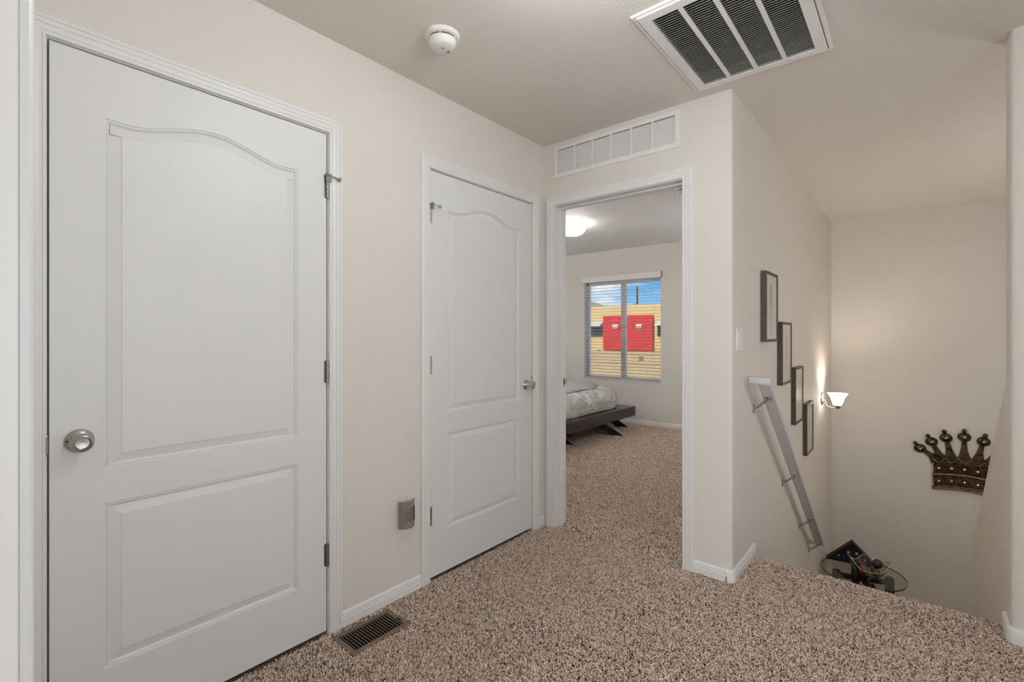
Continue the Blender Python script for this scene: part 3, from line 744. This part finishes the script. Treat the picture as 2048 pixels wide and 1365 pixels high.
# folded flag in a triangular case, leaning in the corner
M['flagblue'] = bumped('flag_cloth', (.006, .010, .035), .8, 400, .3, .001, 2)
M['starwhite'] = simple('star_white', (.62, .64, .68), .7)
fc = thing('flag_case', 'dark triangular case holding a folded starred flag on glass table', 'display case', (-.455, 5.54, TZ + .001), 0.10)
hb, ht = .205, .205
tri = [(-hb, 0), (hb, 0), (0, ht)]
tri_i = [(-hb + .046, .019), (hb - .046, .019), (0, ht - .027)]
for i in range(3):
    a, b2 = tri[i], tri[(i + 1) % 3]; c, d = tri_i[i], tri_i[(i + 1) % 3]
    R = [[(p[0], -.035, p[1]), (p[0], .045, p[1]), (q[0], .045, q[1]), (q[0], -.035, q[1])] for p, q in ((a, c), (b2, d))]
    obj('case_side', MB().loft(R), 'darkwood', fc)
fl = obj('flag', MB().prism(tri_i, 'y', -.012, .030), 'flagblue', fc)
obj('case_glass', MB().prism(tri_i, 'y', -.030, -.028), 'pane', fc)
for (x, z, r_) in [(-.028, .095, .017), (.036, .098, .018), (.098, .052, .017), (-.105, .048, .013), (0, .045, .016)]:
    pts = [(x + (r_ if i % 2 == 0 else r_ * .42) * math.sin(i * PI / 5 + .1), z + (r_ if i % 2 == 0 else r_ * .42) * math.cos(i * PI / 5 + .1)) for i in range(10)]
    obj('star', MB().prism(pts, 'y', -.0135, -.0118), 'starwhite', fl)

M['bowlglass'] = glass('clear_bowl_glass', (.86, .88, .86), rough=.02)
BX, BY = -.315, 5.335
bw = thing('glass_bowl', 'clear glass bowl with pulled wavy rim holding decorative balls', 'bowl', (BX, BY, TZ + .001), 0)
def wav(a): return .050 * max(0, math.cos(2 * a - .5)) + .035 * max(0, math.cos(3 * a + 1.0))
R = []
seg = 56
for r_, h_, wv in [(.045, 0, 0), (.075, .006, 0), (.105, .030, .12), (.125, .058, .45), (.142, .085, 1.0), (.140, .087, 1.0), (.122, .060, .45), (.101, .034, .12), (.072, .011, 0), (.040, .006, 0)]:
    R.append([((r_ + .35 * wv * wav(2 * PI * j / seg)) * math.cos(2 * PI * j / seg), (r_ + .35 * wv * wav(2 * PI * j / seg)) * math.sin(2 * PI * j / seg), h_ + wv * wav(2 * PI * j / seg) * 1.25) for j in range(seg)])
obj('bowl_wall', MB().loft(R), 'bowlglass', bw, smooth=60)
obj('rim_edge', MB().tube([(p[0], p[1], p[2] + .001) for p in R[4]] + [R[4][0]], .0022, 6), simple('rim_glint', (.75, .73, .66), .15, .3), bw, smooth=60)  # pale tube: the glint of the glass rim put into its colour
BALLS = [('dark brown glossy decorative ball on top at the right of the bowl', (.060, .018, .119), .040, (.035, .016, .010), (.07, .03, .018)),
         ('rust orange decorative ball in the glass bowl', (-.034, -.052, .056), .040, (.26, .075, .025), (.14, .04, .017)),
         ('green and amber striped decorative ball in the glass bowl', (.052, -.034, .056), .033, (.030, .026, .015), (.14, .065, .025)),
         ('brown banded decorative ball at the back of the bowl', (-.052, .034, .056), .040, (.085, .040, .020), (.03, .016, .010)),
         ('pale tan decorative ball below the dark one', (.038, .047, .050), .033, (.20, .16, .11), (.13, .10, .07))]
for lb, (x, y, z), r_, c1, c2 in BALLS:
    mm = bumped('ball_lacquer', c1, .22, 1.0, .05, .001, 2, (14, 14, 70), col2=c2, cscale=1.0)
    o = obj('decorative_ball', MB().sphere((0, 0, 0), r_, 24, 16), mm, loc=(BX + x, BY + y, TZ + z), rot=(.5, .3, random.random() * 6), smooth=80)
    tag(o, lb, 'ball', 'decorative balls in the glass bowl')

# ================================================================== bedroom
M['bedwood'] = bumped('espresso_wood', (.013, .008, .006), .25, 1, .06, .001, 3, (14, 120, 120), col2=(.028, .017, .013), cscale=1)
M['steel'] = simple('brushed_steel', (.62, .62, .63), .42, 0.8)
bd = thing('platform_bed', 'low dark wood platform bed with splayed metal-capped legs', 'bed', (-3.85, 4.75, 0), 0)
obj('platform', MB().box(-1.20, -1.07, .178, 1.06, 1.07, .300), 'bedwood', bd, bevel=(.004, 2))
def leg(x0, y0, x1, y1, w_):
    p = Vector((x0, y0, .180)); q = Vector((x1, y1, FZ)); dd = (q - p); ddx = Vector((dd.x, dd.y, 0)).normalized(); side = Vector((-ddx.y, ddx.x, 0)) * w_
    th = ddx * .075
    R = [[tuple(p + side - th), tuple(p + side + th), tuple(p - side + th), tuple(p - side - th)], [tuple(q + side - th), tuple(q + side + th), tuple(q - side + th), tuple(q - side - th)]]
    l = obj('leg', MB().loft(R), 'bedwood', bd)
    n_ = ddx * .076
    R2 = [[tuple(c_ + side * 1.0 + n_), tuple(c_ + side * 1.0 + n_ * 1.06), tuple(c_ - side * 1.0 + n_ * 1.06), tuple(c_ - side * 1.0 + n_)] for c_ in (p, q)]
    obj('leg_cap', MB().loft(R2), 'steel', l)
leg(.80, .47, 1.07, .60, .055); leg(.62, -.30, .86, -.20, .050); leg(.64, .96, .84, 1.14, .05); leg(-.9, .6, -1.1, .75, .05); leg(-.9, -.7, -1.1, -.85, .05)
hbk = obj('headboard', MB().box(-1.30, -1.07, .05, -1.20, 1.07, .95), 'bedwood', bd, bevel=(.004, 2))

def comforter_mat():
    m, t, b = mat('comforter_print'); b.inputs['Roughness'].default_value = .75; b.inputs['Specular IOR Level'].default_value = .25
    c = nd(t, 'ShaderNodeTexCoord')
    vo = nd(t, 'ShaderNodeTexVoronoi'); vo.inputs['Scale'].default_value = 6.0
    dn = nd(t, 'ShaderNodeTexNoise'); dn.inputs['Scale'].default_value = 4.0
    vm = nd(t, 'ShaderNodeVectorMath'); vm.operation = 'ADD'
    t.links.new(c.outputs['Object'], dn.inputs['Vector'])
    sc_ = nd(t, 'ShaderNodeVectorMath'); sc_.operation = 'SCALE'; sc_.inputs['Scale'].default_value = .25
    t.links.new(dn.outputs['Color'], sc_.inputs[0]); t.links.new(c.outputs['Object'], vm.inputs[0]); t.links.new(sc_.outputs[0], vm.inputs[1])
    t.links.new(vm.outputs[0], vo.inputs['Vector'])
    # radiating fronds inside every cell
    sub = nd(t, 'ShaderNodeVectorMath'); sub.operation = 'SUBTRACT'
    t.links.new(vm.outputs[0], sub.inputs[0]); t.links.new(vo.outputs['Position'], sub.inputs[1])
    wv = nd(t, 'ShaderNodeTexWave'); wv.inputs['Scale'].default_value = 26.0; wv.inputs['Distortion'].default_value = 11.0; wv.inputs['Detail'].default_value = 3.0; wv.bands_direction = 'DIAGONAL'
    t.links.new(vm.outputs[0], wv.inputs['Vector'])
    mul = nd(t, 'ShaderNodeMath'); mul.operation = 'MULTIPLY'
    r1 = nd(t, 'ShaderNodeValToRGB'); r1.color_ramp.elements[0].position = .15; r1.color_ramp.elements[1].position = .65
    r1.color_ramp.elements[0].color = (.74, .73, .71, 1); r1.color_ramp.elements[1].color = (.33, .32, .305, 1)
    t.links.new(vo.outputs['Distance'], mul.inputs[0]); t.links.new(wv.outputs[0], mul.inputs[1])
    mul2 = nd(t, 'ShaderNodeMath'); mul2.operation = 'MULTIPLY'; mul2.inputs[1].default_value = 1.7
    t.links.new(mul.outputs[0], mul2.inputs[0]); t.links.new(mul2.outputs[0], r1.inputs[0]); t.links.new(r1.outputs[0], b.inputs['Base Color'])
    return m
def pillow_mesh(a, b, c, ex, nu, nv, amp, fs, zmin, name, m):
    mb = MB(); rings = []
    def sg(v, p): return math.copysign(abs(v) ** p, v)
    for i in range(nv + 1):
        ph = -PI / 2 + PI * i / nv; ring = []
        for j in range(nu):
            th = 2 * PI * j / nu
            x = a * sg(math.cos(ph), ex) * sg(math.cos(th), .28); y = b * sg(math.cos(ph), ex) * sg(math.sin(th), .28); z = c * sg(math.sin(ph), .75)
            p = Vector((x, y, z)); n = noise.noise(p * fs) * amp + noise.noise(p * fs * 2.7 + Vector((3, 1, 7))) * amp * .5
            p *= 1 + n / max(p.length, .2)
            p.z += n * .8
            ring.append((p.x, p.y, max(p.z, zmin)))
        rings.append(ring)
    return mb.loft(rings).mesh(name, m, smooth=80)
M['comforter'] = comforter_mat()
cf = link('comforter', pillow_mesh(1.03, 1.02, .205, .24, 140, 60, .026, 5.0, -.078, 'comforter', 'comforter'), None, (-3.92, 4.74, .380))
tag(cf, 'puffy grey and white palm-patterned comforter on the platform bed', 'comforter')
# throw folded over the foot of the bed
M['throw'] = bumped('grey_knit_throw', (.40, .39, .38), .9, 120, .4, .003, 3, spec=.2)
from mathutils.bvhtree import BVHTree
cfb = BVHTree.FromPolygons([v.co + Vector((-3.92, 4.74, .380)) for v in cf.data.vertices], [tuple(p.vertices) for p in cf.data.polygons])
def cloth_z(x, y):
    h = cfb.ray_cast(Vector((x, y, 2)), Vector((0, 0, -1)))
    return h[0].z if h[0] else .32
R = []
for i in range(41):
    y = 3.85 + 1.58 * i / 40
    e_ = max(0, (y - 5.10) / .33); x1_ = -3.035 - .10 * e_ ** 2 + .012 * math.sin(7 * y); x0_ = -3.62 + .16 * e_ ** 2
    top, bot = [], []
    for j in range(17):
        q = j / 16; x = x0_ + (x1_ - x0_) * q
        zs = max(cloth_z(x + dx_, y + dy_) for dx_ in (-.02, 0, .02) for dy_ in (-.02, 0, .02))
        edge = min(1, 6 * q, 6 * (1 - q), (5.43 - y) / .05 + .25)
        bot.append((x, y, zs + .003)); top.append((x, y, zs + .006 + .026 * edge ** .5 + .005 * math.sin(11 * y + 9 * x)))
    R.append(bot + top[::-1])
th_ = tag(obj('throw_blanket', MB().loft(R), 'throw', smooth=60), 'plain grey throw folded over the comforter at the bed edge', 'blanket')

def dome_lamp(name, loc, label, r, col, strength, group=None):
    l = thing(name, label, 'ceiling lamp', loc, 0, group)
    obj('base_ring', MB().lathe([(.0001, 0), (r * .94, 0), (r * .94, -.030), (r * .90, -.036), (.0001, -.036)], 40), 'plastic', l, smooth=40)
    mm = emit(name + '_glass', col, strength)
    obj('glass_dome', MB().lathe([(r * .93, -.034), (r * .99, -.045), (r, -.060), (r * .95, -.080), (r * .80, -.103), (r * .55, -.120), (r * .25, -.129), (.0001, -.131)], 40), mm, l, smooth=60)
    return l
dome_lamp('ceiling_lamp', (-2.870, 4.440, H), 'lit frosted dome lamp on the bedroom ceiling', .140, (1.0, .95, .88), BED_LAMP, 'dome ceiling lamps')
pn = thing('assumed_pendant_lamp', 'assumed lit white globe pendant hanging from the hall ceiling', 'lamp', (-0.60, 1.08, H), 0)  # unseen pendant, assumed out of view and hung to light the ceiling
obj('canopy', MB().lathe([(.0001, 0), (.055, 0), (.05, -.02), (.0001, -.025)], 28), 'nickel', pn, smooth=40)
obj('stem', MB().tube([(0, 0, -.02), (0, 0, -.11)], .006, 8), 'nickel', pn)
obj('globe', MB().sphere((0, 0, -.212), .112, 28, 18), emit('assumed_hall_globe_glow', (.93, .97, 1.0), ASSUMED_HALL_LAMP), pn, smooth=60)
tl = thing('fill_torchiere', 'added floor lamp with upturned bowl brightening the bedroom ceiling', 'lamp', (-4.55, 3.20, 0), 0)  # unseen uplight, added to brighten the bedroom ceiling
obj('base', MB().lathe([(.0001, 0), (.14, 0), (.14, .015), (.02, .03), (.0001, .03)], 28), 'nickel', tl, smooth=40)
obj('pole', MB().tube([(0, 0, .02), (0, 0, 1.62)], .011, 10), 'nickel', tl)
obj('bowl', MB().lathe([(.03, 1.60), (.09, 1.63), (.14, 1.70), (.155, 1.76), (.15, 1.76), (.13, 1.71), (.0001, 1.68)], 28), 'nickel', tl, smooth=60)
obj('glow_disc', MB().lathe([(.0001, 1.722), (.132, 1.722), (.132, 1.728), (.0001, 1.728)], 28), emit('fill_torchiere_glow', (.94, .97, 1.0), TORCHIERE_FILL), tl)
dome_lamp('ceiling_lamp', (-0.30, -1.70, H), 'added frosted dome lamp giving fill light behind the viewpoint', .160, (1.0, .98, .96), NEAR_FILL, 'dome ceiling lamps')  # unseen lamp, added as fill from behind the camera
fl_ = thing('fill_floor_globe', 'added globe floor lamp giving even fill in the bedroom', 'lamp', (-1.10, 5.10, 0), 0)  # unseen lamp, added to even out the bedroom light
obj('base', MB().lathe([(.0001, 0), (.13, 0), (.13, .015), (.02, .03), (.0001, .03)], 28), 'nickel', fl_, smooth=40)
obj('pole', MB().tube([(0, 0, .02), (0, 0, 1.42)], .011, 10), 'nickel', fl_)
obj('globe', MB().sphere((0, 0, 1.52), .125, 28, 18), emit('fill_floor_globe_glow', (.94, .97, 1.0), BED_GLOBE_FILL), fl_, smooth=60)
pn = thing('assumed_globe_lamp', 'assumed lit globe lamp on a wall bracket beyond the knee wall', 'lamp', (XR, 4.20, .95), 0)  # unseen lamp, assumed beyond the knee wall and added to brighten the stairwell
obj('bracket', MB().tube([(0, 0, 0), (-.14, 0, -.02)], .008, 8), 'nickel', pn)
obj('globe', MB().sphere((-.22, 0, .03), .11, 24, 16), emit('assumed_globe_glow', (.95, .975, 1.0), ASSUMED_LOWER_LAMP), pn, smooth=60)

# ================================================================== outside the bedroom window
M['stucco'] = bumped('tan_stucco', (.58, .42, .21), .9, 40, .4, .01, 3)
M['redpaint'] = bumped('red_stucco', (.50, .022, .020), .85, 40, .4, .01, 3)
M['garden'] = bumped('garden_wall_stucco', (.50, .37, .21), .9, 30, .5, .01, 3, col2=(.44, .31, .17), cscale=6)
bg_ = thing('neighbour_building', 'tan stucco building with red wall panel across the way', 'building', (-10.1, 20.0, -2.0), 0)
obj('wall', MB().box(-8, 0, 0, 9, 6, 4.60), 'stucco', bg_)
rp_ = obj('red_panel', MB().box(-1.08, -.10, 2.55, 1.36, .02, 4.13), 'redpaint', bg_, bevel=(.02, 2))
for x in (-.42, .74):
    obj('vent_hood', MB().prism([(-.22, 3.66), (-.10, 3.72), (-.10, 3.54), (-.13, 3.54)], 'x', x - .13, x + .13), 'whitemetal', rp_)
    obj('vent_opening', MB().box(x - .12, -.115, 3.54, x + .12, -.10, 3.66), 'dark', rp_)
for x0, x1, z0, z1 in ((-2.6, -1.17, 3.20, 3.66), (1.56, 2.9, 3.20, 3.66)):
    f = obj('window', MB().box(x0, -.06, z0, x1, .02, z1), simple('dark_window', (.03, .03, .035), .1), bg_)
    obj('window_hood', MB().prism([(-.35, z1), (0, z1 + .18), (0, z1)], 'x', x0 - .05, x1 + .02), simple('pale_hood', (.45, .45, .46), .7), f)
gw1 = tag(obj('garden_wall', MB().box(-22, 17.6, -3.0, 6, 18.0, .545).box(-22, 17.585, .50, 6, 18.1, .56), 'garden'), 'tan retaining wall just below the red wall panel', 'garden wall')
gw2 = tag(obj('garden_wall', MB().box(-22, 13.7, -3.0, 6, 14.0, .38).box(-22, 13.685, .36, 6, 14.1, .43), 'garden'), 'nearer tan retaining wall at the bottom of the window view', 'garden wall')
tag(obj('terrace_ground', MB().box(-60, 6.35, -3.3, 40, 90, -2.9).box(-22, 18.0, -2.95, 6, 20.0, .42).box(-22, 14.0, -2.95, 6, 17.6, .30), simple('dry_soil', (.40, .31, .20), .95)), 'dry ground outside the house', 'ground', kind='structure')
po = thing('utility_pole', 'thin wooden utility pole against the sky', 'pole', (-14.5, 30.5, -2.9), 0)
obj('pole', MB().tube([(0, 0, 0), (0, 0, 7.45)], [.10, .07], 10), simple('weathered_pole', (.10, .07, .05), .9), po)
obj('crossarm', MB().box(-.14, -.05, 5.7, .14, .05, 5.78), simple('weathered_arm', (.10, .07, .05), .9), po)
an = tag(obj('antenna_mast', MB().tube([(-12.55, 31, -2.9), (-12.55, 31, 3.35)], .03, 6), simple('grey_mast', (.2, .2, .2), .6)), 'slim antenna mast right of the utility pole', 'antenna')
hv = MB(); R = []
for i in range(41):
    x = -190 + 150 * i / 40; t_ = (x + 125) / 21
    hgt = 3 + 15.5 * math.exp(-t_ * t_) + 1.2 * noise.noise(Vector((x * .12, 0, 0)))
    R.append([(x, 200, -3), (x, 202, hgt * .5), (x, 206, hgt), (x, 240, hgt * .7), (x, 250, -3)])
hl = tag(obj('hill', hv.loft(R), bumped('dry_hillside', (.30, .25, .19), .95, .5, .6, .3, 5, col2=(.20, .17, .13), cscale=.25), smooth=60), 'dry rocky hill on the horizon left of the pole', 'hill', kind='structure')
M['leaf'] = simple('shrub_leaf', (.10, .12, .05), .8)
def shrub(x, y, z, r, label):
    s = MB()
    for i in range(46):
        a = random.random() * 6.28; e_ = random.random() * 1.4; rr_ = r * (.4 + .6 * random.random())
        p = Vector((rr_ * math.cos(a) * math.cos(e_), rr_ * math.sin(a) * math.cos(e_), rr_ * math.sin(e_)))
        q = Vector((random.uniform(-1, 1), random.uniform(-1, 1), random.uniform(-.3, 1))).normalized() * r * .35
        k_ = q.cross(Vector((.3, .5, .8))).normalized() * r * .12
        s.add([p - k_, p + q, p + k_], [(0, 1, 2)])
        s.add([p * 0, p * .5 + k_ * .1, p], [(0, 1, 2)])
    tag(obj('desert_shrub', s, 'leaf', loc=(x, y, z)), label, 'shrub')
shrub(-10.6, 18.6, .42, .20, 'small desert shrub below the left of the red wall panel')
shrub(-7.9, 18.6, .42, .24, 'small desert shrub at the right end of the red wall panel')
shrub(-6.55, 14.05, .43, .16, 'sparse shrub on the nearer retaining wall')

# ================================================================== carpet pile
def pile_material():
    m, t, b = mat('carpet_yarn'); b.inputs['Roughness'].default_value = .9; b.inputs['Specular IOR Level'].default_value = .12
    oi = nd(t, 'ShaderNodeObjectInfo'); r = nd(t, 'ShaderNodeValToRGB')
    el = r.color_ramp.elements
    el[0].position = 0; el[0].color = (.22, .155, .115, 1); el[1].position = 1; el[1].color = (.92, .80, .69, 1)
    e1 = el.new(.35); e1.color = (.60, .47, .385, 1); e2 = el.new(.75); e2.color = (.80, .66, .555, 1)
    t.links.new(oi.outputs['Random'], r.inputs[0]); t.links.new(r.outputs[0], b.inputs['Base Color'])
    return m
YARN = pile_material()
def pile(name, rects, nose, density, scale, seed, label):
    mb = MB()
    for x0, x1, y0, y1 in rects:
        nx, ny = max(1, int((x1 - x0) / .5)), max(1, int((y1 - y0) / .5))
        for i in range(nx):
            for j in range(ny):
                a, b_ = x0 + (x1 - x0) * i / nx, x0 + (x1 - x0) * (i + 1) / nx; c, d_ = y0 + (y1 - y0) * j / ny, y0 + (y1 - y0) * (j + 1) / ny
                mb.add([(a, c, FZ), (b_, c, FZ), (b_, d_, FZ), (a, d_, FZ)], [(0, 1, 2, 3)])
    if nose:
        pr_ = [(YN - .02, FZ)] + arc(YN - .02, FZ - .02, .02, PI / 2, 0, 5)[1:] + [(YN, -.06)]
        for (ya, za), (yb, zb) in zip(pr_[:-1], pr_[1:]):
            mb.add([(XS + .002, ya, za), (XK - .002, ya, za), (XK - .002, yb, zb), (XS + .002, yb, zb)], [(0, 1, 2, 3)])
    bm = bmesh.new(); vs = [bm.verts.new(p) for p in mb.v]
    for q in mb.f: bm.faces.new([vs[i] for i in q])
    me = bpy.data.meshes.new(name); bm.to_mesh(me); bm.free(); me.materials.append(YARN)
    o = bpy.data.objects.new(name, me); COL.objects.link(o)
    g = bpy.data.node_groups.new(name + '_nodes', 'GeometryNodeTree')
    g.interface.new_socket('Geometry', in_out='INPUT', socket_type='NodeSocketGeometry')
    g.interface.new_socket('Geometry', in_out='OUTPUT', socket_type='NodeSocketGeometry')
    L = g.links.new
    gi, go = nd(g, 'NodeGroupInput'), nd(g, 'NodeGroupOutput')
    dp = nd(g, 'GeometryNodeDistributePointsOnFaces'); dp.distribute_method = 'RANDOM'
    dp.inputs['Density'].default_value = density; dp.inputs['Seed'].default_value = seed
    L(gi.outputs[0], dp.inputs['Mesh'])
    bz = nd(g, 'GeometryNodeCurveQuadraticBezier'); bz.inputs['Resolution'].default_value = 3
    bz.inputs['Start'].default_value = (0, 0, -.001); bz.inputs['Middle'].default_value = (.0005, 0, .0085); bz.inputs['End'].default_value = (.0052, .0008, .0105)
    cc = nd(g, 'GeometryNodeCurvePrimitiveCircle'); cc.inputs['Resolution'].default_value = 4; cc.inputs['Radius'].default_value = .0021
    cmn = nd(g, 'GeometryNodeCurveToMesh'); cmn.inputs['Fill Caps'].default_value = True
    L(bz.outputs[0], cmn.inputs[0]); L(cc.outputs[0], cmn.inputs[1])
    sm_ = nd(g, 'GeometryNodeSetMaterial'); sm_.inputs['Material'].default_value = YARN
    L(cmn.outputs[0], sm_.inputs[0])
    ps = nd(g, 'GeometryNodeInputPosition')
    n1 = nd(g, 'ShaderNodeTexNoise'); n1.inputs['Scale'].default_value = 3.2; n1.inputs['Detail'].default_value = 3.0
    L(ps.outputs[0], n1.inputs['Vector'])
    n2 = nd(g, 'ShaderNodeTexNoise'); n2.inputs['Scale'].default_value = 55; n2.inputs['Detail'].default_value = 1.0
    L(ps.outputs[0], n2.inputs['Vector'])
    def vmath(op, a, b_, s=None):
        v = nd(g, 'ShaderNodeVectorMath'); v.operation = op
        for i, q in enumerate((a, b_)):
            if q is None: continue
            if isinstance(q, tuple): v.inputs[i].default_value = q
            else: L(q, v.inputs[i])
        if s is not None: v.inputs['Scale'].default_value = s
        return v.outputs[0]
    a1 = vmath('SCALE', vmath('SUBTRACT', n1.outputs['Color'], (.5, .5, .5)), None, 3.8)
    a2 = vmath('SCALE', vmath('SUBTRACT', n2.outputs['Color'], (.5, .5, .5)), None, 2.0)
    rv = nd(g, 'FunctionNodeRandomValue'); rv.data_type = 'FLOAT_VECTOR'; rv.inputs[0].default_value = (-.55, -.55, -.1); rv.inputs[1].default_value = (.55, .55, .1)
    lean = vmath('MULTIPLY', vmath('ADD', vmath('ADD', a1, a2), rv.outputs[0]), (1, 1, .15))
    vec = vmath('ADD', dp.outputs['Normal'], lean)
    al = nd(g, 'FunctionNodeAlignRotationToVector'); al.axis = 'Z'; L(vec, al.inputs['Vector'])
    rz = nd(g, 'FunctionNodeRandomValue'); rz.data_type = 'FLOAT_VECTOR'; rz.inputs[0].default_value = (0, 0, 0); rz.inputs[1].default_value = (0, 0, 6.283)
    e2r = nd(g, 'FunctionNodeEulerToRotation'); L(rz.outputs[0], e2r.inputs[0])
    ro = nd(g, 'FunctionNodeRotateRotation'); ro.rotation_space = 'LOCAL'; L(al.outputs[0], ro.inputs[0]); L(e2r.outputs[0], ro.inputs[1])
    rs = nd(g, 'FunctionNodeRandomValue'); rs.data_type = 'FLOAT_VECTOR'
    rs.inputs[0].default_value = (.8 * scale, .8 * scale, .85); rs.inputs[1].default_value = (1.35 * scale, 1.35 * scale, 1.3)
    ip = nd(g, 'GeometryNodeInstanceOnPoints')
    L(dp.outputs['Points'], ip.inputs['Points']); L(sm_.outputs[0], ip.inputs['Instance']); L(ro.outputs[0], ip.inputs['Rotation']); L(rs.outputs[0], ip.inputs['Scale'])
    jg = nd(g, 'GeometryNodeJoinGeometry'); L(gi.outputs[0], jg.inputs[0]); L(ip.outputs[0], jg.inputs[0])
    L(jg.outputs[0], go.inputs[0])
    md = o.modifiers.new('pile', 'NODES'); md.node_group = g
    tag(o, label, 'carpet', kind='stuff')
    return o
bo = .0115
pile('carpet_pile', [(XL + .0, REG[0] - .0, .12, YE), (REG[0], REG[1], .12, REG[2]), (REG[0], REG[1], REG[3], YE), (REG[1], -.60, .12, YE), (-.60, .10, .75, 2.70), (.10, XK + .35, 1.6, 2.74),
                     (XS, XK, 2.74, YN - .02), (-.69, -.60, YE, 2.74), (-.60, .10, 2.70, 2.74)], True, 42000, 1.0, 3, 'short brown twist carpet pile of the hall')
pile('carpet_pile.001', [(EX0 - .005, EX1 + .005, YE, YE + .12), (-2.35, -.82, YE + .12, 3.8), (-3.2, -.82, 3.8, 5.0), (-3.9, -.82, 5.0, YB)], False, 22000, 1.25, 5, 'short brown twist carpet pile of the bedroom')
